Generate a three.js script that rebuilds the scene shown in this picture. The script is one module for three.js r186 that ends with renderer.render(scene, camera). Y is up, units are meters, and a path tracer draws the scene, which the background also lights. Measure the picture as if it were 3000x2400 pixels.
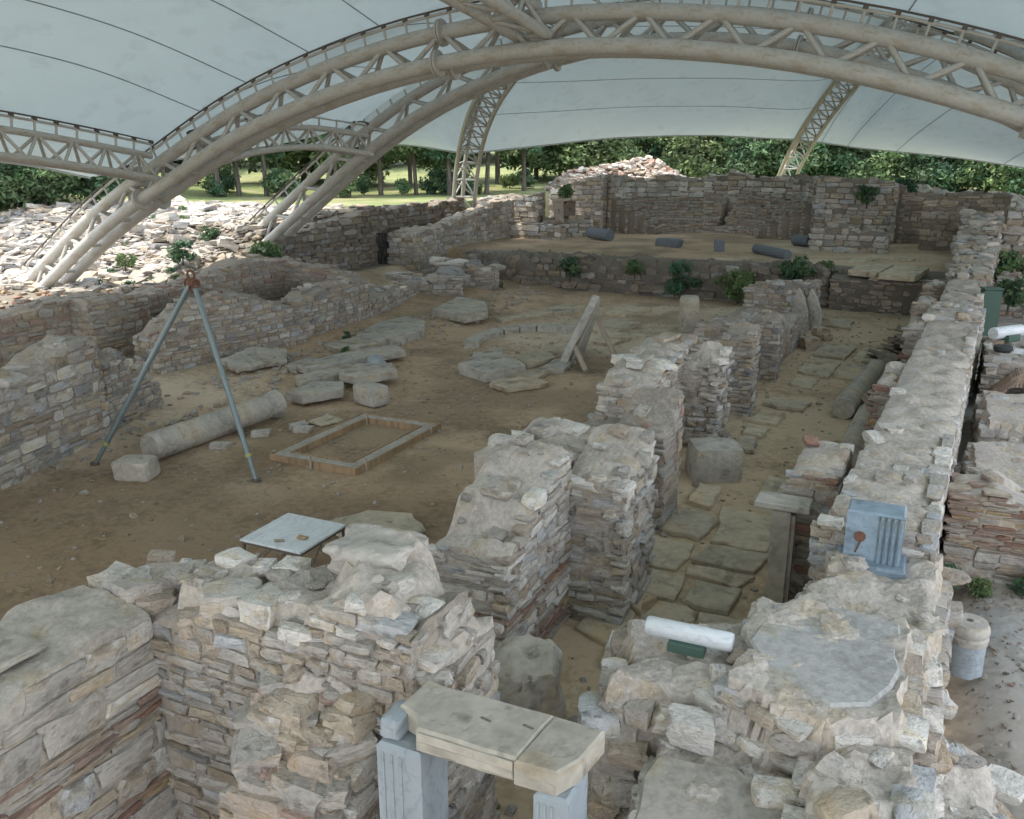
import * as THREE from 'three';
import { mergeVertices, toCreasedNormals, mergeGeometries } from 'three/addons/utils/BufferGeometryUtils.js';

// ------------------------------------------------------------------ camera, sky, sun, exposure
const scene = new THREE.Scene();
const camera = new THREE.PerspectiveCamera(50, 1024 / 819, 0.1, 2000);
camera.position.set(0, 5, 0);
camera.rotation.order = 'YXZ';
camera.rotation.set(THREE.MathUtils.degToRad(-16), THREE.MathUtils.degToRad(25), 0);
const SKY = 1.7;
const sunDir = new THREE.Vector3(-0.37, 0.91, 0.17).normalize();
// clear hazy daylight sky: pale at the horizon, soft blue overhead, a wide glow round the sun
{
  const W = 256, Hh = 128, d = new Float32Array(W * Hh * 4);
  for (let j = 0; j < Hh; j++) for (let i = 0; i < W; i++) {
    const el = ((j + 0.5) / Hh - 0.5) * Math.PI, az = ((i + 0.5) / W - 0.5) * 2 * Math.PI;
    const x = Math.cos(el) * Math.cos(az), y = Math.sin(el), z = Math.cos(el) * Math.sin(az);
    const t = Math.pow(Math.max(0, y), 0.55), c = Math.max(0, x * sunDir.x + y * sunDir.y + z * sunDir.z), g = 0.9 * Math.pow(c, 14) + 0.25 * Math.pow(c, 3), k = (j * W + i) * 4;
    const f = y < 0 ? 0.45 : 1;
    d[k] = (0.98 + (0.60 - 0.98) * t + g) * f * SKY; d[k + 1] = (1.0 + (0.71 - 1.0) * t + g * 0.97) * f * SKY; d[k + 2] = (1.03 + (0.88 - 1.03) * t + g * 0.92) * f * SKY; d[k + 3] = 1;
  }
  const tex = new THREE.DataTexture(d, W, Hh, THREE.RGBAFormat, THREE.FloatType); tex.mapping = THREE.EquirectangularReflectionMapping; tex.magFilter = THREE.LinearFilter; tex.colorSpace = THREE.LinearSRGBColorSpace; tex.needsUpdate = true;
  scene.background = tex; scene.environment = tex;
}
const sun = new THREE.DirectionalLight(0xfff0d8, 2.95);
sun.position.copy(sunDir).multiplyScalar(80);
sun.castShadow = true;
Object.assign(sun.shadow.camera, { left: -60, right: 60, top: 60, bottom: -60, near: 1, far: 220 });
sun.shadow.mapSize.set(4096, 4096);
scene.add(sun);
const renderer = new THREE.WebGLRenderer({ antialias: true });
renderer.setSize(1024, 819);
renderer.shadowMap.enabled = true;
renderer.toneMapping = THREE.LinearToneMapping;
renderer.toneMappingExposure = 1.88;

// ------------------------------------------------------------------ random numbers and noise
let seedState = 7;
const reseed = s => { seedState = (s * 2654435761) >>> 0; };
function rnd() { seedState = (seedState + 0x6D2B79F5) >>> 0; let t = seedState; t = Math.imul(t ^ (t >>> 15), t | 1); t ^= t + Math.imul(t ^ (t >>> 7), t | 61); return ((t ^ (t >>> 14)) >>> 0) / 4294967296; }
const rr = (a, b) => a + (b - a) * rnd();
const pick = a => a[Math.floor(rnd() * a.length)];
const clamp = (v, a = 0, b = 1) => Math.min(b, Math.max(a, v));
const sstep = (a, b, v) => { const t = clamp((v - a) / (b - a)); return t * t * (3 - 2 * t); };
const lerp = (a, b, t) => a + (b - a) * t;
function hash3(x, y, z) { let h = Math.imul(x, 374761393) + Math.imul(y, 668265263) + Math.imul(z, 2147483647 ^ 69069); h = Math.imul(h ^ (h >>> 13), 1274126177); return ((h ^ (h >>> 16)) >>> 0) / 4294967296; }
function noise3(x, y, z) {
  const xi = Math.floor(x), yi = Math.floor(y), zi = Math.floor(z); let fx = x - xi, fy = y - yi, fz = z - zi;
  fx = fx * fx * (3 - 2 * fx); fy = fy * fy * (3 - 2 * fy); fz = fz * fz * (3 - 2 * fz);
  const c = (i, j, k) => hash3(xi + i, yi + j, zi + k);
  const a = lerp(lerp(c(0, 0, 0), c(1, 0, 0), fx), lerp(c(0, 1, 0), c(1, 1, 0), fx), fy);
  const b = lerp(lerp(c(0, 0, 1), c(1, 0, 1), fx), lerp(c(0, 1, 1), c(1, 1, 1), fx), fy);
  return lerp(a, b, fz) * 2 - 1;
}
function fbm(x, y, z, o = 4) { let s = 0, a = 0.5; for (let i = 0; i < o; i++) { s += a * noise3(x, y, z); x = x * 2.03 + 17.1; y = y * 2.03 + 3.7; z = z * 2.03 + 9.2; a *= 0.5; } return s; }
// tileable 2D noise: period p cells over u,v in 0..1
function tn(u, v, p, s) {
  const x = u * p, y = v * p, xi = Math.floor(x), yi = Math.floor(y); let fx = x - xi, fy = y - yi;
  fx = fx * fx * (3 - 2 * fx); fy = fy * fy * (3 - 2 * fy);
  const w = (i, j) => hash3(((xi + i) % p + p) % p, ((yi + j) % p + p) % p, s);
  return lerp(lerp(w(0, 0), w(1, 0), fx), lerp(w(0, 1), w(1, 1), fx), fy);
}
function tf(u, v, p, s, o = 5) { let t = 0, a = 0.5, n = 0; for (let i = 0; i < o; i++) { t += a * tn(u, v, p, s + i); n += a; p *= 2; a *= 0.55; } return t / n; }

// ------------------------------------------------------------------ textures
function makeTex(n, fn, srgb) {
  const d = new Uint8Array(n * n * 4);
  for (let j = 0; j < n; j++) for (let i = 0; i < n; i++) {
    const c = fn((i + 0.5) / n, (j + 0.5) / n), k = (j * n + i) * 4;
    for (let q = 0; q < 3; q++) { let v = clamp(c[q]); if (srgb) v = v <= 0.0031308 ? v * 12.92 : 1.055 * Math.pow(v, 1 / 2.4) - 0.055; d[k + q] = Math.round(v * 255); }
    d[k + 3] = 255;
  }
  const t = new THREE.DataTexture(d, n, n); t.wrapS = t.wrapT = THREE.RepeatWrapping; t.magFilter = THREE.LinearFilter; t.minFilter = THREE.LinearMipmapLinearFilter; t.generateMipmaps = true;
  if (srgb) t.colorSpace = THREE.SRGBColorSpace; t.needsUpdate = true; return t;
}
const stoneMap = makeTex(512, (u, v) => {
  const a = tf(u, v, 5, 11), b = tf(u, v, 24, 31, 3), c = tf(u, v, 9, 51), k = sstep(0.6, 0.75, c) * 0.28;
  const g = 1.12 * (0.5 + 0.5 * a + 0.35 * (b - 0.5)); const st = sstep(0.58, 0.72, tf(u, v, 4, 71));
  return [(g - k) * (1 - 0.02 * st), (g - k) * (1 - 0.09 * st), (g - k) * (1 - 0.2 * st)];
}, true);
const stoneBump = makeTex(512, (u, v) => { const h = 0.6 * tf(u, v, 8, 13) + 0.4 * tf(u, v, 40, 17, 3) - 0.25 * sstep(0.62, 0.7, tf(u, v, 14, 19)); return [h, h, h]; });
const mortarMap = makeTex(512, (u, v) => {
  const a = tf(u, v, 4, 101), b = tf(u, v, 40, 121, 3), p = sstep(0.66, 0.8, tf(u, v, 60, 141, 2));
  const g = 0.62 + 0.42 * a + 0.5 * (b - 0.5) + 0.16 * p, st = sstep(0.55, 0.7, tf(u, v, 6, 151));
  return [g, g * (1 - 0.06 * st), g * (1 - 0.17 * st)];
}, true);
const mortarBump = makeTex(512, (u, v) => { const h = 0.45 * tf(u, v, 6, 103) + 0.5 * tf(u, v, 44, 107, 4) + 0.12 * sstep(0.66, 0.8, tf(u, v, 60, 141, 2)); return [h, h, h]; });
const dirtMap = makeTex(1024, (u, v) => {
  const a = tf(u, v, 4, 201, 6), b = tf(u, v, 64, 221, 3), p = sstep(0.7, 0.76, tf(u, v, 48, 241, 2)), w = sstep(0.5, 0.75, tf(u, v, 7, 261));
  const g = 1.3 * (0.5 + 0.5 * a + 0.45 * (b - 0.5) - 0.12 * w + 0.26 * p);
  return [g, g * (0.99 + 0.01 * p), g * (0.96 + 0.04 * p)];
}, true);
const dirtBump = makeTex(1024, (u, v) => { const h = 0.5 * tf(u, v, 10, 203) + 0.3 * tf(u, v, 64, 205, 3) + 0.3 * sstep(0.7, 0.76, tf(u, v, 48, 241, 2)); return [h, h, h]; });
const steelMap = makeTex(512, (u, v) => {
  const r = sstep(0.52, 0.78, tf(u, v, 7, 301)) * 0.7, r2 = sstep(0.62, 0.72, tf(u, v, 26, 331, 3)) * 0.6, k = 0.75 * clamp(r + r2), g = 0.86 + 0.2 * (tf(u, v, 16, 341) - 0.5);
  return [g * lerp(1, 0.74, k), g * lerp(1, 0.62, k), g * lerp(1, 0.46, k)];
}, true);
const marbleMap = makeTex(512, (u, v) => {
  const w = tf(u, v, 4, 401), s = Math.abs(Math.sin((u * 6 + w * 2.2) * Math.PI * 2)), g = 0.72 + 0.28 * tf(u, v, 8, 411) - 0.16 * Math.pow(1 - s, 3);
  return [g * 0.97, g, g * 1.02];
}, true);
const fabricMap = makeTex(512, (u, v) => { const g = 0.93 + 0.1 * (tf(u, v, 5, 801) - 0.5) - 0.07 * sstep(0.58, 0.75, tf(u * 1, v * 1, 9, 811)) + 0.03 * (tf(u, v, 90, 821, 2) - 0.5); return [g, g, g * 0.99]; }, true);
const woodMap = makeTex(256, (u, v) => { const g = 0.6 + 0.55 * (tf(u, v * 0.125, 32, 501, 3) - 0.5) + 0.4 * (tf(u, v, 6, 511) - 0.5) + 0.2; return [g, g * 0.95, g * 0.88]; }, true);
const barkMap = makeTex(256, (u, v) => { const g = 0.55 + 0.9 * (tf(u, v, 16, 601, 4) - 0.5); return [g, g, g]; }, true);

function lin(r, g, b) { return new THREE.Color().setRGB(r, g, b); }
function mat(o) { return new THREE.MeshStandardMaterial({ roughness: 0.92, metalness: 0, ...o }); }
const tones = [
  [0.45, 0.42, 0.385], [0.40, 0.38, 0.35], [0.50, 0.475, 0.44], [0.31, 0.31, 0.31], [0.47, 0.41, 0.33], [0.42, 0.36, 0.30], // 0-5 greys and beiges
  [0.62, 0.60, 0.565], [0.48, 0.495, 0.51], [0.50, 0.38, 0.23], [0.38, 0.285, 0.24], [0.34, 0.205, 0.16], [0.27, 0.24, 0.21],  // 6 white 7 blue-grey 8 ochre 9 pink 10 brick 11 dark
  [0.33, 0.28, 0.22], [0.72, 0.70, 0.66], [0.25, 0.215, 0.175], [0.20, 0.18, 0.16]];
tones.forEach(t => { t[0] *= 1.03; t[2] *= 0.965; });
const stoneMats = tones.map(t => mat({ color: lin(...t), map: stoneMap, bumpMap: stoneBump, bumpScale: 0.02 }));
const stoneVC = mat({ vertexColors: true, map: stoneMap, bumpMap: stoneBump, bumpScale: 0.02 });
const PAL = {
  grey: [0, 0, 1, 1, 2, 3, 4, 5, 6, 7, 0, 2, 4, 2, 12], white: [0, 2, 6, 13, 6, 2, 7, 0, 4, 13, 5, 1], warm: [0, 1, 4, 5, 4, 2, 5, 9, 1, 0], brick: [9, 10, 5, 9, 4, 0, 9, 8], brown: [12, 5, 11, 12, 14, 1, 5, 4], dark: [11, 3, 12, 14, 1, 15, 11], far: [1, 5, 4, 12, 0, 5, 12, 1], sunny: [2, 6, 0, 13, 4, 6], mixbrick: [0, 9, 10, 2, 4, 1, 5, 0, 2, 7]
};
const mortarWhite = mat({ color: lin(0.51, 0.455, 0.395), map: mortarMap, bumpMap: mortarBump, bumpScale: 0.02 });
const mortarGrey = mat({ color: lin(0.36, 0.315, 0.265), map: mortarMap, bumpMap: mortarBump, bumpScale: 0.02 });
const mortarDark = mat({ color: lin(0.25, 0.215, 0.175), map: mortarMap, bumpMap: mortarBump, bumpScale: 0.02 });
const mortarBed = mat({ color: lin(0.43, 0.42, 0.395), map: mortarMap, bumpMap: mortarBump, bumpScale: 0.008 });
const mortarSand = mat({ color: lin(0.44, 0.40, 0.345), map: mortarMap, bumpMap: mortarBump, bumpScale: 0.01 });
const earthFace = mat({ color: lin(0.21, 0.185, 0.155), map: mortarMap, bumpMap: mortarBump, bumpScale: 0.04 });
const marbleGrey = mat({ color: lin(0.46, 0.425, 0.37), map: stoneMap, bumpMap: stoneBump, bumpScale: 0.012, roughness: 0.85 });
const marbleBlue = mat({ color: lin(0.36, 0.39, 0.405), map: marbleMap, bumpMap: stoneBump, bumpScale: 0.01, roughness: 0.7 });
const marbleVivid = mat({ color: lin(0.25, 0.325, 0.385), map: stoneMap, bumpMap: stoneBump, bumpScale: 0.012, roughness: 0.65 });
const marbleSand = mat({ color: lin(0.46, 0.42, 0.35), map: stoneMap, bumpMap: stoneBump, bumpScale: 0.012, roughness: 0.88 });
const flagMat = mat({ color: lin(0.56, 0.475, 0.345), map: stoneMap, bumpMap: stoneBump, bumpScale: 0.006 });
const flagMat2 = mat({ color: lin(0.49, 0.425, 0.32), map: stoneMap, bumpMap: stoneBump, bumpScale: 0.006 });
const woodNew = mat({ color: lin(0.38, 0.275, 0.17), map: woodMap, roughness: 0.8 });
const woodOld = mat({ color: lin(0.40, 0.35, 0.29), map: woodMap, roughness: 0.9 });
const woodDark = mat({ color: lin(0.16, 0.12, 0.09), map: woodMap, roughness: 0.9 });
const steel = mat({ color: lin(0.54, 0.525, 0.485), map: steelMap, roughness: 0.5 });
const slate = mat({ color: lin(0.17, 0.185, 0.205), map: marbleMap, bumpMap: stoneBump, bumpScale: 0.004, roughness: 0.75 });
const steelDark = mat({ color: lin(0.12, 0.10, 0.085), roughness: 0.7, metalness: 0.2 });
const galv = mat({ color: lin(0.21, 0.26, 0.27), map: steelMap, roughness: 0.45, metalness: 0.35 });
const rust = mat({ color: lin(0.17, 0.08, 0.05), map: stoneMap, roughness: 0.85 });
const whitePlastic = mat({ color: lin(0.74, 0.75, 0.75), map: marbleMap, roughness: 0.5 });
const greenPaint = mat({ color: lin(0.05, 0.10, 0.075), roughness: 0.55 });
const blackMat = mat({ color: lin(0.03, 0.035, 0.035), roughness: 0.8 });
const clay = mat({ color: lin(0.22, 0.115, 0.08), map: stoneMap, roughness: 0.9 });

// ------------------------------------------------------------------ object helpers
const used = {};
function numbered(n) { used[n] = (used[n] || 0) + 1; return used[n] === 1 ? n : `${n}_${String(used[n] - 1).padStart(3, '0')}`; }
function tag(o, label, category, group) { o.userData.label = label; o.userData.category = category; o.userData.kind = 'thing'; if (group) o.userData.group = group; return o; }
function thing(name, label, category, pos = [0, 0, 0], ry = 0, group) {
  const g = new THREE.Group(); g.name = numbered(name); g.position.set(...pos); g.rotation.y = ry; scene.add(g); return tag(g, label, category, group);
}
function add(parent, name, geo, m, pos, rot, scale) {
  const o = new THREE.Mesh(geo, m); o.name = name; if (pos) o.position.set(...pos); if (rot) o.rotation.set(...rot); if (scale) o.scale.set(...scale); parent.add(o); return o;
}
function solo(name, label, category, geo, m, pos, rot, scale, group) { const o = add(scene, numbered(name), geo, m, pos, rot, scale); return tag(o, label, category, group); }
function structure(name, geo, m) { const o = add(scene, name, geo, m); o.userData.kind = 'structure'; return o; }

// box-projected uv in metres / size
function boxUV(g, size, ox = 0, oy = 0) {
  const p = g.attributes.position, n = p.count, uv = new Float32Array(n * 2);
  const a = new THREE.Vector3(), b = new THREE.Vector3(), c = new THREE.Vector3();
  for (let i = 0; i < n; i += 3) {
    a.fromBufferAttribute(p, i); b.fromBufferAttribute(p, i + 1); c.fromBufferAttribute(p, i + 2);
    const e = b.clone().sub(a).cross(c.clone().sub(a)), ax = Math.abs(e.x), ay = Math.abs(e.y), az = Math.abs(e.z);
    [a, b, c].forEach((q, k) => { let u, v; if (ay >= ax && ay >= az) { u = q.x; v = q.z; } else if (ax >= az) { u = q.z; v = q.y; } else { u = q.x; v = q.y; } uv[(i + k) * 2] = u / size + ox; uv[(i + k) * 2 + 1] = v / size + oy; });
  }
  g.setAttribute('uv', new THREE.BufferAttribute(uv, 2)); return g;
}
function finish(g, crease, size, ox, oy) { let h = crease ? toCreasedNormals(g, crease) : g.toNonIndexed(); if (h.attributes.uv) h.deleteAttribute('uv'); return boxUV(h, size, ox, oy); }
function weldBox(w, h, d, a, b, c) { let g = new THREE.BoxGeometry(w, h, d, a, b, c); g.deleteAttribute('uv'); g.deleteAttribute('normal'); g = mergeVertices(g, 1e-5); return g; }
// one hewn stone of unit size: rounded, uneven
function stoneGeo(seed, seg, k, jit) {
  const g = weldBox(1, 1, 1, seg, seg, seg), p = g.attributes.position; reseed(seed + 900);
  const tx = rr(-0.16, 0.16), ty = rr(-0.14, 0.14), sx = rr(-0.1, 0.1), o = rr(0, 90);
  for (let i = 0; i < p.count; i++) {
    let x = p.getX(i) * 2, y = p.getY(i) * 2, z = p.getZ(i) * 2;
    const n = Math.pow(Math.abs(x) ** k + Math.abs(y) ** k + Math.abs(z) ** k, 1 / k); x /= n; y /= n; z /= n;
    x += tx * y + 0; y += ty * x * 0.6 + sx * z * 0.4;
    x += jit * noise3(x * 1.1 + o, y * 1.1, z * 1.1); y += jit * noise3(x * 1.1, y * 1.1 + o, z * 1.1); z += jit * noise3(x * 1.1, y * 1.1, z * 1.1 + o);
    p.setXYZ(i, x / 2, y / 2, z / 2);
  }
  return finish(g, 0.75, 2.6, rnd(), rnd());
}
const farStones = [], nearStones = [], lumps = [];
for (let i = 0; i < 14; i++) farStones.push(stoneGeo(i, 2, 9, 0.2));
for (let i = 0; i < 14; i++) nearStones.push(stoneGeo(i + 40, 3, 9, 0.22));
for (let i = 0; i < 10; i++) lumps.push(stoneGeo(i + 80, 3, 2.8, 0.5));
// collects stones; the largest become meshes of their own, the rest are joined
class Stones {
  constructor() { this.list = []; }
  add(px, py, pz, rx, ry, rz, sx, sy, sz, tone, kind = 0, m) {
    const q = new THREE.Matrix4().compose(new THREE.Vector3(px, py, pz), new THREE.Quaternion().setFromEuler(new THREE.Euler(rx, ry, rz)), new THREE.Vector3(sx, sy, sz));
    if (m) q.premultiply(m);
    const set = kind === 2 ? lumps : kind === 1 ? nearStones : farStones;
    this.list.push({ m: q, tone, geo: set[Math.floor(rnd() * set.length)] });
  }
  build(group, n, partName = 'stone', restName = 'small_stones') {
    const c = new THREE.Vector3(), s = new THREE.Vector3(), q = new THREE.Quaternion(), inv = new THREE.Matrix4();
    group.updateMatrixWorld(true);
    const view = new THREE.Vector3(0, 0, -1).applyEuler(camera.rotation);
    for (const it of this.list) {
      it.m.decompose(c, q, s); const w = c.clone().applyMatrix4(group.matrixWorld).sub(camera.position), d = w.length();
      it.pri = s.x * s.y * s.z / Math.max(s.x, s.y, s.z) / (d * d) * (w.dot(view) / d > 0.72 ? 1 : 0.1);
    }
    this.list.sort((a, b) => b.pri - a.pri);
    const rest = this.list.slice(n);
    this.list.slice(0, n).forEach(it => { const o = new THREE.Mesh(it.geo, stoneMats[it.tone]); o.name = partName; it.m.decompose(o.position, o.quaternion, o.scale); group.add(o); });
    if (rest.length) { const o = add(group, restName, mergeStones(rest), stoneVC); o.userData.kind = 'stuff'; }
  }
}
function mergeStones(list) {
  let n = 0; for (const it of list) n += it.geo.attributes.position.count;
  const P = new Float32Array(n * 3), N = new Float32Array(n * 3), U = new Float32Array(n * 2), C = new Float32Array(n * 3); let k = 0;
  const v = new THREE.Vector3(), nm = new THREE.Matrix3();
  for (const it of list) {
    const g = it.geo, p = g.attributes.position, r = g.attributes.normal, u = g.attributes.uv, t = tones[it.tone]; nm.getNormalMatrix(it.m);
    for (let i = 0; i < p.count; i++, k++) {
      v.fromBufferAttribute(p, i).applyMatrix4(it.m); P[k * 3] = v.x; P[k * 3 + 1] = v.y; P[k * 3 + 2] = v.z;
      v.fromBufferAttribute(r, i).applyMatrix3(nm).normalize(); N[k * 3] = v.x; N[k * 3 + 1] = v.y; N[k * 3 + 2] = v.z;
      U[k * 2] = u.getX(i); U[k * 2 + 1] = u.getY(i); C[k * 3] = t[0]; C[k * 3 + 1] = t[1]; C[k * 3 + 2] = t[2];
    }
  }
  const g = new THREE.BufferGeometry(); g.setAttribute('position', new THREE.BufferAttribute(P, 3)); g.setAttribute('normal', new THREE.BufferAttribute(N, 3)); g.setAttribute('uv', new THREE.BufferAttribute(U, 2)); g.setAttribute('color', new THREE.BufferAttribute(C, 3)); return g;
}
const profile = pts => x => { if (x <= pts[0][0]) return pts[0][1]; for (let i = 1; i < pts.length; i++) if (x <= pts[i][0]) return lerp(pts[i - 1][1], pts[i][1], (x - pts[i - 1][0]) / (pts[i][0] - pts[i - 1][0])); return pts[pts.length - 1][1]; };

// a ruined rubble wall: mortar core, coursed stones on the named faces, loose stones along the top
// faces: f = local +z side, b = local -z side, s = start end, e = far end
function wall(o) {
  const segs = o.segs || [o], s0 = segs[0];
  reseed(Math.round(Math.abs(s0.a[0] * 31 + s0.a[1] * 57) * 10) + 3);
  const base0 = o.base ?? 0, cx = s0.a[0], cz = s0.a[1];
  const g = thing(o.name || 'stone_wall', o.label, o.cat || 'wall', [cx, base0, cz], 0, o.group);
  const S = new Stones(), cores = [];
  for (const sg of segs) {
    const q = { ...o, ...sg }, [ax, az] = q.a, [bx, bz] = q.b, L = Math.hypot(bx - ax, bz - az), th = q.th, base = q.base ?? 0;
    const ry = Math.atan2(-(bz - az), bx - ax);
    const M = new THREE.Matrix4().makeRotationY(ry).setPosition((ax + bx) / 2 - cx, 0, (az + bz) / 2 - cz);
    const f = profile(q.prof), jag = q.jag ?? 0.08, o1 = rr(0, 50);
    const topAt = x => { const t = x / L + 0.5; return f(t) - base + jag * (fbm(x * 1.3 + o1, 3.1, 0.5, 3) * 2 + (Math.round(noise3(x * 2.1 + o1, 7, 1) * 1.5) * 0.5)); };
    const cs = q.cell ?? 0.14, rg = q.rough ?? 0.03;
    const nx = Math.max(2, Math.round(L / cs)), ny = Math.max(2, Math.round(1.5 / cs)), nz = Math.max(2, Math.round(th / cs));
    let c = weldBox(1, 1, 1, nx, ny, nz); const p = c.attributes.position;
    for (let i = 0; i < p.count; i++) {
      let x = p.getX(i) * (L - (q.dry ? 0.07 : 0.03)), t = p.getY(i) + 0.5, z = p.getZ(i) * (th - (q.dry ? 0.08 : 0.036));
      const tp = topAt(x), edge = Math.pow(Math.abs(p.getZ(i) * 2), 4);
      let y = -0.25 + (tp + 0.25 - edge * 0.05 * t) * t;
      const k = t > 0.98 ? 2.6 : 1;
      x += 0.6 * rg * fbm(x * 4, y * 4, z * 4 + 5 + o1, 3); z += 0.6 * rg * fbm(x * 4 + 9, y * 4, z * 4 + o1, 3) ; y += k * rg * fbm(x * 5, 2 + o1, z * 5 + 7, 3);
      p.setXYZ(i, x, y, z);
    }
    c = finish(c, 0.9, 1.4, rnd(), rnd()); c.applyMatrix4(M); cores.push(c);
    const pal = PAL[q.tone || 'grey'], sh = q.sh || [0.1, 0.2], sw = q.sw || [0.18, 0.42], kind = q.near ? 1 : 0, rot = q.rot ?? 0.02, pro = q.pro ?? 0.022, bands = q.bands || [];
    const face = (len, off, turn) => {
      const F = new THREE.Matrix4().makeRotationY(turn).setPosition(...off), W = new THREE.Matrix4().multiplyMatrices(M, F);
      const ph = rr(0, 30); let y = -0.1, mx = 0;
      for (let i = 0; i <= 10; i++) mx = Math.max(mx, topAt(-L / 2 + L * i / 10));
      while (y < mx) {
        const yb = base + y, band = bands.find(b => yb > b[0] && yb < b[1]); const h = band ? rr(0.045, 0.075) : rr(sh[0], sh[1]); const P = band ? PAL.brick : pal;
        let x = -len / 2 - rr(0, 0.1);
        while (x < len / 2) {
          let w = rr(sw[0], sw[1]); if (rnd() < 0.12) w *= 1.5; if (x + w > len / 2 + 0.06) w = Math.max(0.07, len / 2 - x);
          const xc = x + w / 2, hh = h * rr(0.86, 1.04), lx = turn === 0 ? xc : turn === Math.PI ? -xc : turn > 0 ? L / 2 : -L / 2;
          const yo = y + 0.04 * noise3(xc * 0.7 + ph, y, 2);
          if (yo + hh * 0.75 < topAt(clamp(lx, -L / 2, L / 2)) + 0.02 && rnd() > (q.miss ?? 0.03)) {
            const d = rr(0.12, 0.2), out = 0.006 + rr(-0.4, 1) * pro; const split = !band && hh > 0.12 && rnd() < 0.16;
            if (split) { for (let e = 0; e < 2; e++) S.add(xc, yo + hh * (0.25 + 0.5 * e), out - d / 2 + pro * rr(-.3, .3), rr(-rot, rot), rr(-rot, rot), rr(-rot, rot), w - 0.012, hh / 2 - 0.008, d, pick(P), kind, W); }
            else S.add(xc, yo + hh / 2, out - d / 2, rr(-rot, rot), rr(-rot, rot), rr(-rot, rot), w - rr(0.006, 0.022), hh - rr(0.004, 0.016), d, pick(P), kind, W);
          }
          x += w;
        }
        y += h;
      }
    };
    const fs = q.faces ?? 'fs';
    if (fs.includes('f')) face(L, [0, 0, th / 2], 0);
    if (fs.includes('b')) face(L, [0, 0, -th / 2], Math.PI);
    if (fs.includes('s')) face(th, [-L / 2, 0, 0], -Math.PI / 2);
    if (fs.includes('e')) face(th, [L / 2, 0, 0], Math.PI / 2);
    const nt = Math.round(L * th * (q.cap ?? 9) * 0.75), cp = PAL[q.capTone || q.tone || 'grey'], big = q.capSize || [0.1, 0.27];
    for (let i = 0; i < nt; i++) { const x = rr(-L / 2, L / 2), z = rr(-th / 2 + 0.06, th / 2 - 0.06), s = rr(big[0], big[1]) * (rnd() < 0.2 ? 1.3 : 1); S.add(x, topAt(x) + s * rr(-0.1, 0.06), z, rr(-0.12, 0.12), rnd() < 0.6 ? rr(-0.25, 0.25) : rr(0, 6.28), rr(-0.12, 0.12), s * rr(0.9, 1.3), s * rr(0.22, 0.5), s * rr(0.6, 1), pick(cp), rnd() < 0.22 ? 2 : kind, M); }
  }
  add(g, 'mortar_core', cores.length > 1 ? mergeGeometries(cores) : cores[0], o.core || mortarGrey);
  S.build(g, o.n ?? 150);
  return g;
}
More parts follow.
